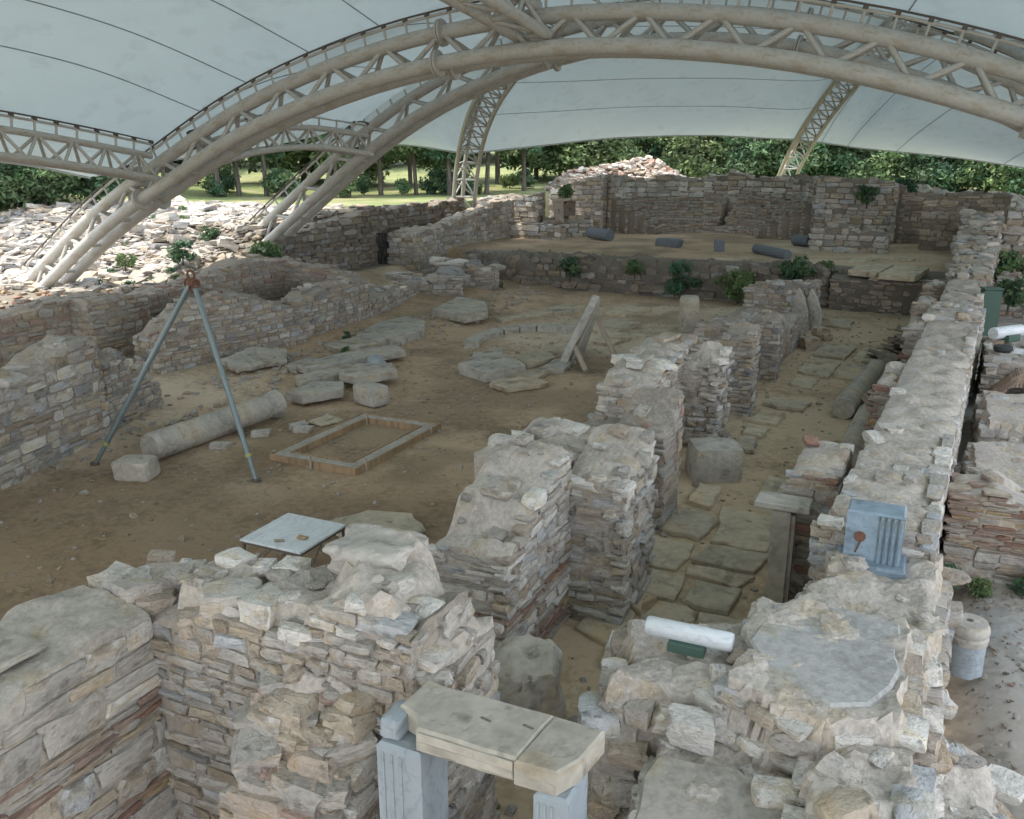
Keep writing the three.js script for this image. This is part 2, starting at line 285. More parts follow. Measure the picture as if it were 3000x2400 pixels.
// a broken lump of masonry: height field with steep sides, stones stuck into sides and top
function mass(o) {
  reseed(o.seed || 5);
  const [x0, x1, z0, z1] = o.bounds, c = o.cell || 0.05, nx = Math.round((x1 - x0) / c), nz = Math.round((z1 - z0) / c), mx = (x0 + x1) / 2, mz = (z0 + z1) / 2;
  const g = thing(o.name || 'masonry_mass', o.label, o.cat || 'wall', [mx, o.base, mz], 0, o.group);
  const H = (x, z) => {
    const wx = x + 0.10 * fbm(x * 3, 1, z * 3, 3), wz = z + 0.10 * fbm(x * 3, 9, z * 3 + 4, 3); let h = -0.3;
    for (const q of o.plats) {
      let d = -1e9; const P = q.poly; // signed distance to convex polygon (counter-clockwise or clockwise)
      let sgn = 0; for (let i = 0; i < P.length; i++) { const A = P[i], B = P[(i + 1) % P.length]; sgn += A[0] * B[1] - B[0] * A[1]; }
      for (let i = 0; i < P.length; i++) { const A = P[i], B = P[(i + 1) % P.length], l = Math.hypot(B[0] - A[0], B[1] - A[1]); const e = ((B[1] - A[1]) * (wx - A[0]) - (B[0] - A[0]) * (wz - A[1])) / l * Math.sign(sgn); d = Math.max(d, e); }
      const top = (typeof q.top === 'function' ? q.top(x, z) : q.top) - o.base;
      h = Math.max(h, -0.3 + (top + 0.3) * sstep(q.soft ?? 0.14, -0.03, d));
    }
    return h;
  };
  const pos = [], idx = [];
  for (let j = 0; j <= nz; j++) for (let i = 0; i <= nx; i++) {
    const x = x0 + (x1 - x0) * i / nx, z = z0 + (z1 - z0) * j / nz; const h = H(x, z), r = o.rough ?? 0.05;
    pos.push(x - mx + r * fbm(x * 6, h * 5, z * 6, 4), h + (h > 0 ? r * fbm(x * 3.5 + 3, 0.4, z * 3.5, 4) + 0.4 * r * Math.abs(fbm(x * 9, 3, z * 9, 3)) : 0), z - mz + r * fbm(x * 6 + 8, h * 5, z * 6, 4));
  }
  for (let j = 0; j < nz; j++) for (let i = 0; i < nx; i++) { const a = j * (nx + 1) + i; if (Math.max(pos[a * 3 + 1], pos[a * 3 + 4], pos[(a + nx + 1) * 3 + 1], pos[(a + nx + 2) * 3 + 1]) < -0.28) continue; idx.push(a, a + nx + 1, a + 1, a + 1, a + nx + 1, a + nx + 2); }
  let m = new THREE.BufferGeometry(); m.setAttribute('position', new THREE.Float32BufferAttribute(pos, 3)); m.setIndex(idx); m.computeVertexNormals(); m = finish(m, 0.5, 1.2, 0, 0);
  add(g, 'mortar_core', m, o.core || mortarWhite);
  const S = new Stones(), pal = PAL[o.tone || 'white'], e = 0.06;
  for (let k = 0; k < (o.stones ?? 200); k++) {
    const x = rr(x0, x1), z = rr(z0, z1), h = H(x, z); if (h < 0.02) continue;
    const gx = (H(x + e, z) - H(x - e, z)) / (2 * e), gz = (H(x, z + e) - H(x, z - e)) / (2 * e), sl = Math.hypot(gx, gz);
    if (sl > 1.5) { const s = rr(0.09, 0.3), ya = Math.atan2(-gx, -gz); S.add(x - mx, Math.min(h, rr(0, h + 0.2)), z - mz, rr(-0.15, 0.15), ya + rr(-0.25, 0.25), rr(-0.15, 0.15), s * rr(1, 1.6), s * rr(0.5, 0.9), s, pick(pal), 1); }
    else if (rnd() < (o.topDensity ?? 0.4) && !(o.bare && o.bare(x, z))) { const s = rr(0.06, 0.2); S.add(x - mx, h, z - mz, rr(-0.3, 0.3), rr(0, 6), rr(-0.3, 0.3), s * 1.3, s * rr(0.3, 0.6), s, pick(pal), 2); }
  }
  // rough courses of stones along the exposed edges
  if (o.courses !== 0) for (const q of o.plats) {
    const P = q.poly; let sgn = 0; for (let i = 0; i < P.length; i++) { const A = P[i], B = P[(i + 1) % P.length]; sgn += A[0] * B[1] - B[0] * A[1]; } sgn = Math.sign(sgn);
    for (let i = 0; i < P.length; i++) {
      const A = P[i], B = P[(i + 1) % P.length], l = Math.hypot(B[0] - A[0], B[1] - A[1]), nx2 = (B[1] - A[1]) / l * sgn, nz2 = -(B[0] - A[0]) / l * sgn, ya = Math.atan2(nx2, nz2);
      const mid = [(A[0] + B[0]) / 2, (A[1] + B[1]) / 2], top0 = (typeof q.top === 'function' ? q.top(...mid) : q.top) - o.base;
      let y = 0; while (y < top0 - 0.03) {
        const h = rr(0.08, 0.2); let t = rr(-0.1, 0);
        while (t < l) { const w = rr(0.12, 0.32), x = A[0] + (B[0] - A[0]) * (t + w / 2) / l, z = A[1] + (B[1] - A[1]) * (t + w / 2) / l; t += w; const below = H(x + nx2 * 0.28, z + nz2 * 0.28); if (y + h * 0.5 < below || y + h > top0 - 0.04 || rnd() < 0.12) continue; const d = rr(0.16, 0.3), k = rr(-0.04, 0.03) + (q.soft ?? 0.14) * 0.6; S.add(x + nx2 * (k - d / 2) - mx, y + h / 2, z + nz2 * (k - d / 2) - mz, rr(-0.12, 0.12), ya + rr(-0.2, 0.2), rr(-0.1, 0.1), w * 0.97, h * rr(0.85, 1), d, pick(pal), rnd() < 0.15 ? 2 : 1); }
        y += h;
      }
    }
  }
  for (const b of o.extra || []) S.add(b[0] - mx, b[1] - o.base, b[2] - mz, b[6] || 0, b[7] || 0, b[8] || 0, b[3], b[4], b[5], b[9] ?? 6, 1);
  S.build(g, o.n ?? 200);
  return g;
}

// ------------------------------------------------------------------ ground
function groundH(x, z) {
  const n = 0.05 * fbm(x * 0.35, 0, z * 0.35, 4) + 0.012 * fbm(x * 2.2, 5, z * 2.2, 3);
  let h = 0;
  const left = sstep(-12.2, -13.6, x) * 0.14;                           // earth banked against the left nave wall
  h += left;
  h = lerp(h, 0.25, sstep(-14.6, -15.2, x) * sstep(-13, -14, z));
  h = lerp(h, 0.5 + 0.1 * fbm(x, 2, z, 3), sstep(-15.3, -16.6, x) * sstep(-24.5, -26, z));
  const out = sstep(-18.5, -19.1, x);                                  // higher ground outside on the left
  let ho = 1.2 + 1.75 * sstep(-19, -27.5, z + 0.25 * (x + 24)) + 0.25 * sstep(-28, -40, x);
  ho = lerp(ho, Math.max(ho, 2.7), sstep(-19.9, -20.4, x) * sstep(-23.0, -24.5, z));
  const edge = z < -23 ? sstep(-20.2, -20.6, x) : out;
  h = lerp(h, ho, edge);
  if (z < -23 && x > -20.6 && x < -18) h = lerp(h, 0.9, sstep(-18, -18.8, x) * (1 - edge));
  const pres = sstep(-32.4, -33.0, z + 0.15 * fbm(x * 0.9, 3, 0, 3)) * sstep(-19.2, -18.6, x);   // raised east end
  h = lerp(h, Math.max(h, 1.3), pres);
  const back = sstep(-50, -54, z);
  h = lerp(h, 2.9 + 0.02 * Math.max(0, -z - 54), back);
  const right = sstep(0.75, 1.15, x) * sstep(-34, -31, z);
  h = lerp(h, 0.2, right);
  if (x > 2.2 && z < -33) h = lerp(h, 1.3 + 1.2 * sstep(-42, -44, z), sstep(2.2, 2.6, x));
  const pit = sstep(-3.95, -3.7, z) * (1 - sstep(0.35, 0.6, x));
  h = lerp(h, -0.25, pit);
  h = lerp(h, 2.6 + 0.03 * Math.max(0, -x - 40), sstep(-38, -46, x));
  h += 0.055 * Math.max(0, -z - 46) * sstep(-18, -24, x) + 0.05 * Math.max(0, -x - 34) + 0.03 * Math.max(0, -z - 60);
  return h + n * (z < -54 || x < -40 ? 4 : 1);
}
{
  const axis = (a, b, near0, near1, st) => { const v = []; let s = st; const lo = []; for (let x = near0; x > a; x -= (s *= 1.22)) lo.push(x); lo.push(a); v.push(...lo.reverse()); for (let x = near0 + st; x < near1; x += st) v.push(x); s = st; for (let x = near1; x < b; x += (s *= 1.22)) v.push(x); v.push(b); return v; };
  const xs = axis(-420, 420, -31, 6, 0.2), zs = axis(-600, 160, -56, 2, 0.2);
  const pos = [], col = [], uv = [], idx = [], c = new THREE.Color();
  for (const z of zs) for (const x of xs) {
    pos.push(x, groundH(x, z), z); uv.push(x / 5.3, z / 5.3);
    const p1 = fbm(x * 0.22 + 5, 1, z * 0.22, 4), p2 = fbm(x * 0.7 + 9, 4, z * 0.7, 4);
    c.setRGB(0.46, 0.335, 0.222);
    c.lerp(lin(0.55, 0.45, 0.335), sstep(-0.1, 0.32, p1 + 0.4 * p2));
    c.lerp(lin(0.27, 0.205, 0.13), 0.8 * sstep(0.1, 0.4, p2 - p1 * 0.7));
    c.lerp(lin(0.53, 0.415, 0.28), 0.8 * sstep(-4.6, -4.0, x) * (1 - sstep(0, 0.6, x)) * sstep(-4.5, -6, z));
    c.lerp(lin(0.335, 0.33, 0.315), sstep(0.6, 1.0, x) * sstep(-34, -30, z) * (0.72 + 0.28 * sstep(-0.2, 0.2, p2)));
    c.lerp(lin(0.225, 0.155, 0.093), 0.85 * sstep(-13.5, -9.5, z + 0.25 * (x + 8) + 3 * p2) * (1 - sstep(-4.6, -4.2, x)) * sstep(-14, -12.5, x));
    const oL = sstep(-18.9, -19.5, x); if (oL > 0) { c.lerp(lin(0.19, 0.165, 0.13), oL); const gr = oL * Math.max(sstep(-29.5, -31.5, z + 0.2 * (x + 26)), sstep(-32, -34, x)); c.lerp(lin(0.17, 0.205, 0.075), gr); c.lerp(lin(0.27, 0.25, 0.13), gr * sstep(0.05, 0.35, p2)); }
    if (z < -50) { const k = sstep(-50, -54, z); c.lerp(lin(0.24, 0.27, 0.12), k); }
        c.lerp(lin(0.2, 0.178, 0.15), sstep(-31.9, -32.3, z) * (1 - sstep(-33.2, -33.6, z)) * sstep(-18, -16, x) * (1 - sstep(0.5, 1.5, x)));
    col.push(c.r, c.g, c.b);
  }
  const w = xs.length;
  for (let j = 0; j < zs.length - 1; j++) for (let i = 0; i < w - 1; i++) { const a = j * w + i; idx.push(a, a + w, a + 1, a + 1, a + w, a + w + 1); }
  const g = new THREE.BufferGeometry(); g.setAttribute('position', new THREE.Float32BufferAttribute(pos, 3)); g.setAttribute('color', new THREE.Float32BufferAttribute(col, 3)); g.setAttribute('uv', new THREE.Float32BufferAttribute(uv, 2)); g.setIndex(idx); g.computeVertexNormals();
  structure('ground', g, mat({ vertexColors: true, map: dirtMap, bumpMap: dirtBump, bumpScale: 0.03, roughness: 0.97 }));
}

// ------------------------------------------------------------------ steel trusses
const UP = new THREE.Vector3(0, 1, 0);
const unitCyl = new THREE.CylinderGeometry(1, 1, 1, 10, 1, true); 
const unitCyl16 = new THREE.CylinderGeometry(1, 1, 1, 16, 1, false);
const unitRod = new THREE.CylinderGeometry(1, 1, 1, 7, 1, false);
const unitBox = new THREE.BoxGeometry(1, 1, 1);
function rod(parent, name, p, q, r, m, geo = unitRod) {
  const o = new THREE.Mesh(geo, m); o.name = name; const d = q.clone().sub(p); o.position.copy(p).addScaledVector(d, 0.5); o.quaternion.setFromUnitVectors(UP, d.clone().normalize()); o.scale.set(r, d.length(), r); parent.add(o); return o;
}
// triangular lattice truss along a curve through the lower chords' centre line
function truss({ name, label, group, pts, w, d, r, rw, step, rail = true, flanges = [], zig = true, origin, legs = [0, 1] }) {
  const curve = new THREE.CatmullRomCurve3(pts.map(p => new THREE.Vector3(...p)), false, 'centripetal'), L = curve.getLength(), n = Math.round(L / step);
  const o0 = origin || pts[0]; const g = thing(name, label, 'truss', o0, 0, group); const off = new THREE.Vector3(...o0);
  const fr = t => { const p = curve.getPointAt(clamp(t)).sub(off), T = curve.getTangentAt(clamp(t)), S = T.clone().cross(UP).normalize(), N = S.clone().cross(T).normalize(); return { p, S, N, T }; };
  const at = (t, s, h) => { const f = fr(t); return f.p.addScaledVector(f.S, s).addScaledVector(f.N, h); };
  class C extends THREE.Curve { constructor(s, h, a, b) { super(); this.s = s; this.h = h; this.a = a; this.b = b; } getPoint(t) { return at(lerp(this.a, this.b, t), this.s, this.h); } }
  const paint = () => steel;
  const tube = (nm, s, h, rad, m, seg) => { const cuts = m === steel ? [0, ...legs.filter(v => v > 0 && v < 1), 1] : [0, 1]; for (let k = 1; k < cuts.length; k++) { const a = cuts[k - 1], b = cuts[k], q = new THREE.TubeGeometry(new C(s, h, a, b), Math.max(12, Math.round(n * 2 * (b - a))), rad, seg || 14, false), u = q.attributes.uv; for (let i = 0; i < u.count; i++) u.setXY(i, u.getX(i) * L * (b - a) / 1.6, u.getY(i) * 0.8); add(g, nm, q, m === steel ? paint((a + b) / 2) : m); } };
  tube('upper_chord', 0, d, r, steel); tube('lower_chord', -w / 2, 0, r, steel); tube('lower_chord', w / 2, 0, r, steel);
  for (let i = 0; i < n; i++) {
    const t0 = i / n, t1 = (i + 1) / n, tm = (i + 0.5) / n;
    for (const s of [-1, 1]) { rod(g, 'web_bar', at(t0, s * w / 2, 0), at(tm, 0, d), rw, paint(tm)); rod(g, 'web_bar', at(tm, 0, d), at(t1, s * w / 2, 0), rw, paint(tm)); }
    if (zig) rod(g, 'cross_bar', at(t0, -w / 2, 0), at(t1, w / 2, 0), rw * 0.85, paint(tm));
    rod(g, 'cross_bar', at(t0, -w / 2, 0), at(t0, w / 2, 0), rw * 0.85, paint(tm));
  }
  for (const t of flanges) for (const [s, h] of [[0, d], [-w / 2, 0], [w / 2, 0]]) { const f = fr(t); for (const e of [-0.03, 0.03]) rod(g, 'flange', at(t, s, h).addScaledVector(f.T, e - 0.02), at(t, s, h).addScaledVector(f.T, e + 0.02), r * 1.75, steel, unitFlange); }
  if (rail) {
    const hr = d + r + 0.22; tube('membrane_rail', 0, hr, 0.035, steel, 6); tube('clamp_strip', 0, hr + 0.09, 0.022, steelDark, 6);
    const ns = Math.round(L / 0.55); for (let i = 0; i <= ns; i++) { const t = i / ns; rod(g, 'rail_post', at(t, 0, d + r * 0.8), at(t, 0, hr), 0.03, steel); const k = add(g, 'rail_clamp', unitBox, steelDark, at(t, 0, hr + 0.05).toArray(), null, [0.09, 0.09, 0.09]); k.quaternion.copy(g.children[g.children.length - 2].quaternion); }
  }
  g.userData.railAt = undefined; delete g.userData.railAt;
  return { curve, rail: t => at(t, 0, d + r + 0.33).add(off), at: (t, s, h) => at(t, s, h).add(off) };
}
const unitFlange = new THREE.CylinderGeometry(1, 1, 1, 18, 1, false);
const halfA = [[17.3, 0.9], [14, 3.02], [11.6, 4.24], [8.7, 5.56], [5.7, 6.48], [3, 6.98]];
const archPts = (half, xc, top, z) => [...half.map(p => [xc - p[0], p[1], z]), [xc, top, z], ...half.slice().reverse().map(p => [xc + p[0], p[1], z])];
const A = truss({ name: 'steel_arch', label: 'rust stained cream steel truss arch spanning the ruin with bolted flanges', group: 'roof arches', pts: archPts(halfA, -7.2, 7.18, -18.35), w: 0.72, d: 0.68, r: 0.165, rw: 0.058, step: 1.5, zig: false, flanges: [0.155, 0.42, 0.735] });
const halfB = [[15.0, 1.2], [11.5, 3.7], [9.3, 5.2], [7.2, 6.35], [5.2, 7.1], [2.6, 7.75]];
const B = truss({ name: 'steel_arch', label: 'farther cream steel truss arch with white sunlit foot on the stone bank', group: 'roof arches', pts: archPts(halfB, -6.75, 7.95, -24.2), w: 0.7, d: 0.66, r: 0.155, rw: 0.055, step: 1.6, zig: false, flanges: [0.4, 0.6] });
const C = truss({ name: 'steel_arch', label: 'slender lattice rib rising beside the far left wall under the canopy', group: 'roof ribs', pts: [[-20.4, 2.4, -38.2], [-19.6, 4.0, -37.0], [-18.6, 5.4, -35.6], [-16.6, 6.75, -32.8], [-14, 7.75, -29.4], [-11.2, 8.3, -25.6], [-9.8, 8.5, -24]], w: 1.0, d: 0.65, r: 0.095, rw: 0.038, step: 1.1, rail: false });
const D = truss({ name: 'steel_arch', label: 'slender lattice rib standing behind the curved apse wall', group: 'roof ribs', pts: [[-8.3, 2.6, -55.2], [-7.44, 4.4, -53], [-6.2, 6.0, -49], [-5.0, 7.1, -45], [-3.9, 7.85, -41], [-3.0, 8.2, -37], [-1.6, 8.45, -31], [0, 8.1, -26], [1.5, 7.1, -21.5], [3, 5.6, -17]], w: 1.0, d: 0.75, r: 0.1, rw: 0.04, step: 1.5 });
const ribL = truss({ name: 'edge_rib', label: 'low lattice rib running from the left toward the near arch', group: 'roof ribs', pts: [[-19.1, 4.45, -18.0], [-19.15, 4.75, -16.0], [-19.2, 5.05, -13.6], [-19.3, 5.2, -11], [-19.4, 5.0, -7], [-19.5, 4.4, -3]], w: 0.62, d: 0.6, r: 0.085, rw: 0.042, step: 0.95 });
const ribAB = truss({ name: 'edge_rib', label: 'low lattice rib tying the two big arches together at the left', group: 'roof ribs', pts: [[-18.0, 4.75, -18.7], [-17.5, 5.15, -20.2], [-16.9, 5.3, -22.2], [-16.2, 5.1, -24.0]], w: 0.62, d: 0.55, r: 0.085, rw: 0.042, step: 0.8 });
const ribM = truss({ name: 'ridge_rib', label: 'rust stained lattice rib joining the top of the near arch from above', group: 'roof ribs', pts: [[-8.0, 7.45, -18.2], [-8.5, 7.9, -16.6], [-9.0, 8.3, -14.8], [-9.6, 8.75, -11.5], [-10, 8.9, -8], [-10.3, 8.7, -4]], w: 0.8, d: 0.6, r: 0.12, rw: 0.052, step: 1.0 });

// ------------------------------------------------------------------ membrane roof
const fabric = new THREE.MeshPhysicalMaterial({ color: lin(0.57, 0.71, 0.77), roughness: 1, transmission: 0.097, map: fabricMap, thickness: 0, side: THREE.DoubleSide });
const fabricEdge = mat({ color: lin(0.45, 0.5, 0.52), roughness: 0.9 });
const seamMat = mat({ color: lin(0.30, 0.34, 0.35), roughness: 0.9 });
{
  const roof = thing('membrane_roof', 'taut white fabric canopy stretched over the steel arches', 'canopy', [-7, 1.2, -18]); const off = new THREE.Vector3(-7, 1.2, -18);
  const cr = pts => { const c = new THREE.CatmullRomCurve3(pts.map(p => new THREE.Vector3(...p)), false, 'centripetal'); return t => c.getPoint(clamp(t)); };
  const sub = (f, a, b) => t => f(lerp(a, b, t));
  function patch(c0, c1, d0, d1, nu, nv, seams = [], bulge = 0, seamV = []) {
    const P00 = c0(0), P10 = c0(1), P01 = c1(0), P11 = c1(1);
    const S = (u, v) => {
      const a = c0(u).lerp(c1(u), v), b = d0(v).lerp(d1(v), u), c = P00.clone().lerp(P10, u).lerp(P01.clone().lerp(P11, u), v);
      const p = a.add(b).sub(c); p.y += bulge * 16 * u * (1 - u) * v * (1 - v); return p.sub(off);
    };
    const pos = [], uv = [], idx = [];
    for (let j = 0; j <= nv; j++) for (let i = 0; i <= nu; i++) { const p = S(i / nu, j / nv); pos.push(p.x, p.y, p.z); uv.push(i / nu * 5, j / nv * 3); }
    for (let j = 0; j < nv; j++) for (let i = 0; i < nu; i++) { const a = j * (nu + 1) + i; idx.push(a, a + 1, a + nu + 1, a + 1, a + nu + 2, a + nu + 1); }
    const g = new THREE.BufferGeometry(); g.setAttribute('position', new THREE.Float32BufferAttribute(pos, 3)); g.setAttribute('uv', new THREE.Float32BufferAttribute(uv, 2)); g.setIndex(idx); g.computeVertexNormals();
    const panel = add(roof, 'fabric_panel', g, fabric);
    class K extends THREE.Curve { constructor(f) { super(); this.f = f; } getPoint(t) { return this.f(t); } }
    for (const u of seams) add(panel, 'seam', new THREE.TubeGeometry(new K(t => { const p = S(u, t); p.y -= 0.012; return p; }), 40, 0.014, 5), seamMat);
    for (const v of seamV) add(panel, 'seam', new THREE.TubeGeometry(new K(t => { const p = S(t, v); p.y -= 0.012; return p; }), 40, 0.014, 5), seamMat);
    return S;
  }
  const edge = f => { class K extends THREE.Curve { getPoint(t) { return f(t).sub(off); } } add(roof, 'edge_cable', new THREE.TubeGeometry(new K(), 60, 0.045, 6), fabricEdge); };
  const tA = 0.168, tA2 = 0.79;                                        // stretch of arch A that carries fabric
  // near side of arch A
  const nearEdge = cr([[-19.5, 5.0, -2.5], [-16, 6.9, 4.5], [-10.3, 8.0, 7.5], [-4, 8.0, 8.5], [1, 7.6, 8], [4.4, 7.0, 6.5]]);
  const leftRail = t => ribL.rail(lerp(0.0, 1, t)).clone();
  const rightEdge = cr([A.rail(tA2).toArray(), [4.6, 6.3, -13], [4.4, 6.9, -7], [4.4, 7.0, 6.5]]);
  const leftB = cr([A.rail(tA).toArray(), ribL.rail(0.2).toArray(), ribL.rail(0.45).toArray(), ribL.rail(0.75).toArray(), [-19.5, 5.0, -2.5]]);
  patch(t => A.rail(lerp(tA, tA2, t)), nearEdge, leftB, rightEdge, 60, 44, [0.1, 0.17, 0.255, 0.34, 0.43, 0.52, 0.61, 0.7, 0.8, 0.9], 0.55);
  // between arches A and B
  const tB = 0.215, tB2 = 0.83;
  const leftAB = cr([A.rail(tA).toArray(), ribAB.rail(0.1).toArray(), ribAB.rail(0.5).toArray(), ribAB.rail(0.95).toArray(), B.rail(tB).toArray()]);
  patch(t => A.rail(lerp(tA, tA2, t)), t => B.rail(lerp(tB, tB2, t)), leftAB, cr([A.rail(tA2).toArray(), [5.6, 5.9, -21], B.rail(tB2).toArray()]), 60, 16, [0.12, 0.25, 0.38, 0.5, 0.62, 0.75, 0.88], -0.1);
  // beyond arch B: left wedge to rib C, middle to rib D, then right
  const tBC = 0.40, tBD = 0.69;
  const Ctop = t => C.at(lerp(1, 0.165, t), 0, 0.62), Dtop = t => D.at(lerp(0.74, 0.115, t), 0, 0.9);
  const cornerL = [-19.3, 5.3, -36.5];
  const cb = cr([[-21.6, 5.25, -25.2], [-18.8, 5.45, -24.7], ...[0, 0.25, 0.5, 0.75, 1].map(k => B.rail(lerp(tB, tBC, k)).toArray())]);
  const wedgeEdge = cr([[-21.6, 5.25, -25.2], [-21.9, 5.3, -27.5], [-21.6, 5.45, -31], [-20.8, 5.55, -33.5], C.at(0.165, 0, 0.62).toArray()]); edge(wedgeEdge);
  patch(cb, t => C.at(0.165, 0, 0.62).clone(), wedgeEdge, t => { const p = Ctop(t); return p.lerp(B.rail(tBC), (1 - t) ** 3); }, 24, 24, [], -0.1);
  const farEdge = cr([C.at(0.165, 0, 0.62).toArray(), [-17.7, 5.61, -42], [-15.35, 6.01, -46], [-11.2, 6.16, -49.5], [-7.9, 5.99, -51.2], D.at(0.115, 0, 0.9).toArray()]);
  const farEdge2 = cr([D.at(0.115, 0, 0.9).toArray(), [-4.6, 5.62, -50.8], [-3.97, 5.52, -50.5], [0.51, 5.05, -49.5], [3.67, 4.58, -48.5], [9, 3.8, -46.5]]); edge(farEdge); edge(farEdge2);
  const lastB = t => { const p = B.rail(lerp(tBC, tBD, t)); return p.lerp(D.at(0.74, 0, 0.9), t ** 4); };
  patch(lastB, farEdge, t => { const p = Ctop(t); return p.lerp(B.rail(tBC), (1 - t) ** 3); }, Dtop, 48, 32, [], -0.25, [0.28, 0.45, 0.63, 0.82]);
  patch(t => B.rail(lerp(tBC, tBD, t)), lastB, t => B.rail(tBC), t => B.rail(tBD).lerp(D.at(0.74, 0, 0.9), t), 24, 4);
  const rTop = cr([D.at(0.74, 0, 0.9).toArray(), [4, 7.9, -23], [8, 6.6, -22]]); const rOut = cr([[8, 6.6, -22], [8.6, 5.4, -33], [9, 3.8, -46.5]]);
  patch(t => B.rail(lerp(tBD, tB2, t)), rTop, t => B.rail(tBD).lerp(D.at(0.74, 0, 0.9), t), t => B.rail(tB2).lerp(new THREE.Vector3(8, 6.6, -22), t), 20, 6);
  patch(rTop, farEdge2, Dtop, rOut, 30, 30, [0.1, 0.28, 0.5, 0.75], -0.1);
  // left skirts that run down outside the edge ribs
  const skirt1 = cr([[-22.6, 4.45, -19.0], [-22.2, 4.85, -16.5], [-22.4, 5.15, -13], [-22.5, 5.1, -8], [-22.5, 4.6, -3]]); edge(skirt1);
  patch(t => leftB(t), skirt1, cr([A.rail(tA).toArray(), A.rail(0.14).toArray(), [-22.6, 4.45, -19.0]]), cr([[-19.5, 5.0, -2.5], [-21.4, 4.8, -2.7], [-22.5, 4.6, -3]]), 30, 8, [], 0);
  const skirt2 = cr([[-22.6, 4.5, -19.2], [-21.4, 5.05, -22], [-21.5, 5.2, -24.2], [-21.6, 5.25, -25.2]]); edge(skirt2);
  patch(t => leftAB(t), skirt2, cr([A.rail(tA).toArray(), A.rail(0.14).toArray(), [-22.6, 4.5, -19.2]]), cr([B.rail(tB).toArray(), B.rail(0.2).toArray(), [-21.6, 5.25, -25.2]]), 20, 8, [], 0);
}

// ------------------------------------------------------------------ walls and piers of the ruin
const NW = { near: true, cell: 0.07, sh: [0.05, 0.12], sw: [0.11, 0.32], miss: 0.05, rough: 0.035 };
wall({ ...NW, label: 'long front rubble wall left of the marble doorway', a: [-5.3, -4.5], b: [-2.6, -4.5], th: 0.8, base: -0.25, prof: [[0, 1.72], [0.2, 1.78], [0.42, 1.95], [0.6, 1.98], [0.8, 1.9], [1, 2.1]], faces: 'f', n: 300, cap: 4, core: mortarGrey, jag: 0.06, tone: 'grey', capTone: 'white' });
wall({ ...NW, label: 'thick wall with brick bands and large blocks joining the front rubble wall', a: [-5.28, -0.8], b: [-5.28, -4.12], th: 0.88, base: -0.25, prof: [[0, 1.82], [0.6, 1.8], [1, 1.88]], faces: 'f', sh: [0.1, 0.3], sw: [0.22, 0.6], bands: [[0.85, 1.15], [0.2, 0.42]], n: 240, cap: 0, core: mortarSand, jag: 0.02, tone: 'grey' });
wall({ ...NW, name: 'stone_pier', label: 'tall broken rubble stump at the end of the front wall above the doorway', cat: 'pier', a: [-3.6, -4.6], b: [-2.48, -4.6], th: 0.86, base: 0, prof: [[0, 2.0], [0.3, 2.22], [0.65, 2.2], [1, 1.85]], faces: 'fse', rot: 0.12, pro: 0.05, miss: 0.2, n: 220, cap: 20, core: mortarWhite, tone: 'white', rough: 0.13 });
const PW = { ...NW, sh: [0.06, 0.15], sw: [0.14, 0.38] };
wall({ ...PW, name: 'stone_pier', label: 'long rubble pier behind the doorway with white plastered side and brick front', cat: 'pier', segs: [{ a: [-3.62, -6.77], b: [-3.62, -8.4], th: 0.84, prof: [[0, 1.34], [0.22, 1.5], [0.35, 1.78], [0.8, 1.9], [1, 1.98]], bands: [[0.0, 0.35], [0.62, 0.72]], tone: 'white' }, { a: [-3.9, -8.4], b: [-3.85, -10.0], th: 1.05, prof: [[0, 1.75], [0.5, 1.8], [1, 1.72]], faces: 'f', capSize: [0.2, 0.42] }], base: 0, faces: 'fs', tone: 'grey', capTone: 'white', core: mortarWhite, n: 300, cap: 9, miss: 0.06 });
wall({ ...PW, name: 'stone_pier', label: 'narrow rough pier standing against the right side of the long pier', cat: 'pier', a: [-2.95, -8.4], b: [-2.97, -9.5], th: 0.76, base: 0, prof: [[0, 1.66], [0.5, 1.8], [1, 1.92]], faces: 'fs', tone: 'white', core: mortarWhite, n: 220, cap: 12, rot: 0.1, pro: 0.06 });
wall({ ...PW, name: 'stone_pier', label: 'square coursed pier with a slab top between narrow pier and squared block', cat: 'pier', segs: [{ a: [-3.22, -11], b: [-3.22, -11.9], th: 0.72, prof: [[0, 1.5], [0.4, 1.62], [1, 1.85]] }, { a: [-3.9, -11.0], b: [-3.9, -11.7], th: 0.55, prof: [[0, 1.38], [1, 1.4]], faces: 's' }], base: 0, faces: 'fs', sh: [0.1, 0.2], sw: [0.3, 0.75], tone: 'warm', core: mortarGrey, n: 200, cap: 6, jag: 0.03 });
wall({ ...PW, label: 'low rubble wall linking the square pier and the rough tapering pier', a: [-4.05, -12.9], b: [-4.05, -15.6], th: 0.85, base: 0, prof: [[0, 1.55], [0.1, 1.7], [0.6, 1.72], [1, 1.8]], faces: 'fs', tone: 'white', core: mortarWhite, n: 220, cap: 7, capSize: [0.18, 0.42] });
wall({ ...PW, name: 'stone_pier', label: 'rough tapering pier with fallen facing beside the aisle', cat: 'pier', a: [-3.38, -14.85], b: [-3.36, -15.7], th: 0.78, base: 0, prof: [[0, 1.55], [0.3, 1.72], [1, 1.7]], faces: 'fs', tone: 'white', core: mortarWhite, n: 180, cap: 12, rot: 0.16, pro: 0.08, rough: 0.1 });
wall({ ...PW, name: 'stone_pier', label: 'tall square pier of thin flat courses in the middle of the pier row', cat: 'pier', a: [-3.18, -17.3], b: [-3.18, -18.1], th: 0.64, base: 0, prof: [[0, 1.6], [1, 1.7]], faces: 'fs', sh: [0.06, 0.12], sw: [0.2, 0.5], tone: 'grey', core: mortarGrey, n: 200, cap: 10 });
